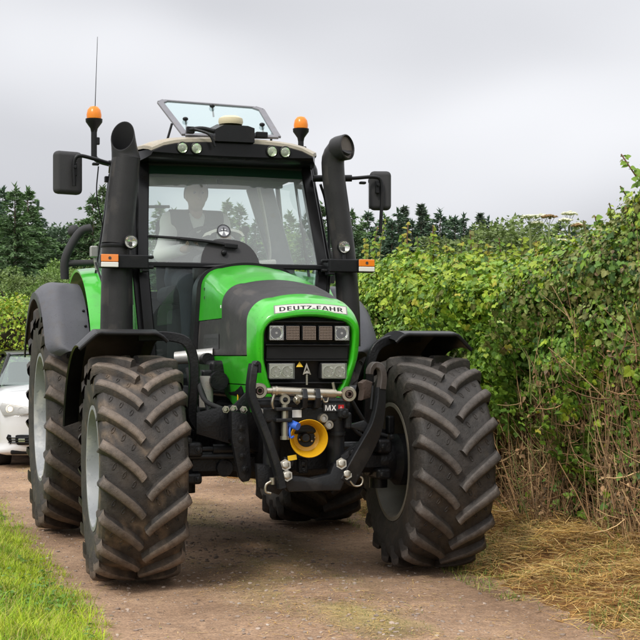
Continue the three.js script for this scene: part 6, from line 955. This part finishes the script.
// umbellifers in flower behind the hedge top
UMBELS.forEach(([x, y, z, h, heads, label, group], n) => {
  reseed(7000 + n * 31);
  const t = base('hogweed_plant', x, y - h, z); tag(t, label, 'wildflower', group);
  const stem = [tube([[x, y - h, z], [x + 0.01, y - h * 0.5, z], [x, y - 0.10, z]], 0.010, 10, 6)], greenM = mat(0.16, 0.20, 0.07, 0.8);
  const flower = mat(0.66, 0.66, 0.50, 0.9), seedM = mat(0.26, 0.16, 0.07, 0.9);
  heads.forEach(([dx, dy, dz, R, brown]) => {
    const fx = x + dx, fy = y + dy, fz = z + dz, g = [], rays = [tube([[x, y - 0.22, z], [fx, fy - 0.09, fz]], 0.006, 4, 5)];
    for (let k = 0; k < 32; k++) { const a = k * 2.399, r = R * Math.sqrt((k + 0.5) / 32), p = [fx + Math.cos(a) * r, fy + 0.015 * (1 - r / R) + rr(-0.006, 0.006), fz + Math.sin(a) * r]; if (k % 3 === 0) rays.push(rod([fx, fy - 0.08, fz], p, 0.0014, 0.001, 4)); for (let q = 0; q < 7; q++) { const b = rnd() * 6.28, s = R * 0.16 * Math.sqrt(rnd()); const o = new THREE.IcosahedronGeometry(rr(0.006, 0.010), 0); o.scale(1, 0.6, 1); o.translate(p[0] + Math.cos(b) * s, p[1] + rr(-0.003, 0.006), p[2] + Math.sin(b) * s); g.push(o); } }
    stem.push(...rays); part('flower_head', g, brown ? seedM : flower, t);
  });
  part('stem', stem, greenM, t);
});

// ------------------------------------------------------------------ grass, cut hay, pebbles
function bladeGeo(bendBy) { const pos = [], w = [1, 0.85, 0.55, 0], P = (i, s) => { const t = i / 3; return [s * 0.5 * w[i], t * (1 - 0.25 * bendBy * t), bendBy * t * t]; }; for (let i = 0; i < 3; i++) { const a = P(i, -1), b = P(i, 1), c = P(i + 1, 1), d = P(i + 1, -1); pos.push(...a, ...b, ...c); if (i < 2) pos.push(...a, ...c, ...d); } const g = new THREE.BufferGeometry(); g.setAttribute('position', new THREE.Float32BufferAttribute(pos, 3)); g.setAttribute('uv', new THREE.Float32BufferAttribute(new Float32Array(pos.length / 3 * 2), 2)); g.computeVertexNormals(); return g; }
function scatter(name, geo, material, n, place, label, category) {
  const im = new THREE.InstancedMesh(geo, material, n), cc = new THREE.Color(); let k = 0;
  for (let i = 0; i < n; i++) { const r = place(i); if (!r) continue; im.setMatrixAt(k, mtx.compose(r[0], r[1], r[2])); im.setColorAt(k++, cc.setRGB(...r[3])); }
  im.count = k; im.name = name; im.castShadow = im.receiveShadow = true; tag(im, label, category, null, 'stuff'); scene.add(im); return im;
}
reseed(31337);
const turnQ = (yaw, tilt, roll = 0) => new THREE.Quaternion().setFromEuler(new THREE.Euler(tilt, yaw, roll, 'YXZ'));
const tone = (c, k) => [c[0] * k, c[1] * k, c[2] * k];
scatter('grass', bladeGeo(0.55), twoSided({ transmission: 0.42, roughness: 0.7, specularIntensity: 0.25 }), 160000, (i) => {
  const z = i < 125000 ? lerp(4.6, -3, Math.pow(rnd(), 1.0)) : rr(-3, -14), q = Math.pow(rnd(), 1.25) * 2.4 - 0.10, x = leftEdge(z) - q, patch = fbm(x * 2.2, z * 2.2, 4, 4), mow = fbm(x * 5, z * 5, 14, 3);
  if (q < 0.12 && rnd() > sstep(-0.12, 0.12, q + 0.16 * (vnoise(x * 9, z * 9) - 0.5))) return null;
  const h = rr(0.035, 0.085) * lerp(0.6, 1.7, mow) * (rnd() < 0.04 ? 1.8 : 1) * (q < 0.2 ? 0.8 : 1), r = rnd();
  const c = r < 0.14 ? [0.50, 0.42, 0.16] : patch > 0.56 ? (r < 0.6 ? [0.50, 0.60, 0.04] : [0.36, 0.52, 0.035]) : patch > 0.42 ? (r < 0.6 ? [0.36, 0.51, 0.035] : [0.52, 0.55, 0.07]) : (r < 0.7 ? [0.24, 0.41, 0.028] : [0.44, 0.50, 0.045]);
  return [V(x, vergeY(x, z) - 0.004, z), turnQ(rnd() * 6.28, rr(-0.1, 0.75)), V(rr(0.003, 0.0065), h, h), tone(c, rr(0.75, 1.2))];
}, 'short bright yellow green grass on the left verge', 'grass');
scatter('clover_leaves', leafMid, twoSided(), 2200, () => { const z = rr(4.2, -2), x = leftEdge(z) - Math.abs(rr(0.02, 0.9)), p = fbm(x * 3 + 7, z * 3, 2, 3); if (p < 0.52) return null; return [V(x, vergeY(x, z) + rr(0.015, 0.05), z), turnQ(rnd() * 6.28, rr(-0.4, 0.4), rr(-0.4, 0.4)), V(0.035, 0.035, 0.035).multiplyScalar(rr(0.6, 1.3)), tone([0.14, 0.28, 0.045], rr(0.8, 1.2))]; }, 'small broad weed leaves among the verge grass', 'weeds');
const strawG = (() => { const g = bladeGeo(0.12); g.rotateX(Math.PI / 2 * 0.985); return g; })();
const strawC = () => { const r = rnd(); return tone(r < 0.42 ? [0.68, 0.42, 0.125] : r < 0.72 ? [0.82, 0.59, 0.25] : r < 0.92 ? [0.42, 0.235, 0.09] : [0.38, 0.38, 0.09], rr(0.5, 1.2)); };
scatter('cut_hay', strawG, twoSided({ transmission: 0.15, roughness: 0.6 }), 60000, (i) => {
  const z = i < 46000 ? lerp(4.4, -4, rnd()) : rr(-4, -12), q = Math.pow(rnd(), 0.85) * 1.35 - 0.12, x = rightEdge(z) + q, heap = fbm(x * 2.6, z * 2.6, 3, 3); if (q < 0.2 && rnd() > sstep(-0.12, 0.24, q + 0.3 * (heap - 0.5))) return null;
  const lift = Math.max(0, heap - 0.36) * 0.45 * sstep(0, 0.3, q);
  return [V(x, bankY(x, z) + rnd() * (0.012 + lift), z), turnQ(rnd() * 6.28, rr(-0.30, 0.16), rr(-0.4, 0.4)), V(rr(0.0025, 0.0055), rr(0.06, 0.2), rr(0.06, 0.22)), strawC()];
}, 'yellow cut hay strewn along the foot of the hedge', 'hay');
scatter('verge_grass', bladeGeo(0.6), twoSided({ transmission: 0.35 }), 26000, () => {
  const z = lerp(4.4, -9, Math.pow(rnd(), 1.2)), q = rr(-0.10, 1.1), x = rightEdge(z) + q, patch = fbm(x * 1.9 + 3, z * 1.9, 8, 3); if (rnd() > sstep(0.50, 0.64, patch) * (q < 0.35 ? 1 : 0.6) + 0.03) return null;
  const h = rr(0.03, 0.10); return [V(x, bankY(x, z), z), turnQ(rnd() * 6.28, rr(0, 0.9)), V(rr(0.003, 0.006), h, h), tone(rnd() < 0.6 ? [0.20, 0.30, 0.06] : [0.36, 0.36, 0.10], rr(0.8, 1.2))];
}, 'patches of short green grass among the hay', 'grass');
scatter('straw_litter', strawG, twoSided({ transmission: 0.1 }), 11000, () => {
  const z = lerp(4.6, -8, rnd()), q = rnd() < 0.7 ? (rnd() + rnd() + rnd() - 1.5) * 0.75 : rr(-1.3, 1.3), x = bend(z) + q - 0.02, p = fbm(x * 2.4, z * 1.5, 12, 3); if (p < 0.46 || x < leftEdge(z) || x > rightEdge(z) + 0.1) return null;
  return [V(x, roadY(x, z) + 0.006, z), turnQ(rnd() * 6.28, rr(-0.1, 0.06)), V(rr(0.002, 0.0045), rr(0.02, 0.09), rr(0.02, 0.09)), strawC()];
}, 'loose straw scattered on the crown of the track', 'straw');
scatter('track_grass', bladeGeo(0.5), twoSided({ transmission: 0.3 }), 9000, () => {
  const z = lerp(4.2, -6, rnd()), q = (rnd() + rnd() - 1) * 0.55, x = bend(z) + q - 0.02, p = fbm(x * 2.3, z * 1.1, 5, 4); if (p < 0.55 && rnd() > 0.05) return null;
  const h = rr(0.006, 0.022); return [V(x, roadY(x, z), z), turnQ(rnd() * 6.28, rr(0.2, 1.2)), V(rr(0.002, 0.004), h, h), tone(rnd() < 0.5 ? [0.16, 0.20, 0.05] : [0.32, 0.29, 0.11], rr(0.7, 1.2))];
}, 'thin worn grass on the crown of the track', 'grass');
const pebG = (() => { const g = new THREE.IcosahedronGeometry(1, 1), p = g.attributes.position; for (let i = 0; i < p.count; i++) { const v = V().fromBufferAttribute(p, i), k = 0.8 + 0.4 * vnoise(v.x * 2 + 5, v.y * 2, v.z * 2); p.setXYZ(i, v.x * k, v.y * k * 0.6, v.z * k); } return toCreasedNormals(g, 0.5); })();
scatter('gravel', pebG, mat(1, 1, 1, 0.92), 10000, () => {
  const z = lerp(4.7, -9, Math.pow(rnd(), 1.3)), x = rr(leftEdge(z) - 0.05, rightEdge(z) + 0.1), q = x - bend(z); if (rnd() < 0.5 * Math.min(1, rut(q))) return null;
  const s = 0.0025 + 0.011 * Math.pow(rnd(), 4), r = rnd(); return [V(x, roadY(x, z) + s * 0.1, z), turnQ(rnd() * 6.28, rr(-0.4, 0.4)), V(s * rr(0.8, 1.4), s, s * rr(0.8, 1.3)), tone(r < 0.6 ? [0.36, 0.28, 0.225] : r < 0.98 ? [0.25, 0.19, 0.155] : [0.46, 0.40, 0.34], rr(0.7, 1.15))];
}, 'small stones and grit on the track', 'gravel');
scatter('soil_shade_crumbs', pebG, mat(1, 1, 1, 0.95), 260, () => { const z = lerp(-1.8, -0.2, rnd()), x = rr(-0.5, 0.45), p = fbm(x * 3, z * 3, 22, 3); if (p < 0.5) return null; const s = rr(0.004, 0.014); return [V(x, roadY(x, z) + s * 0.2, z), turnQ(rnd() * 6.28, 0), V(s, s * 0.8, s), tone([0.13, 0.095, 0.075], rr(0.7, 1.3))]; }, 'dark crumbs of earth, also painted shade, on the track under the tractor', 'earth clods');  // dark colour stands for dark soil and the shadow beneath the tractor

renderer.render(scene, camera);
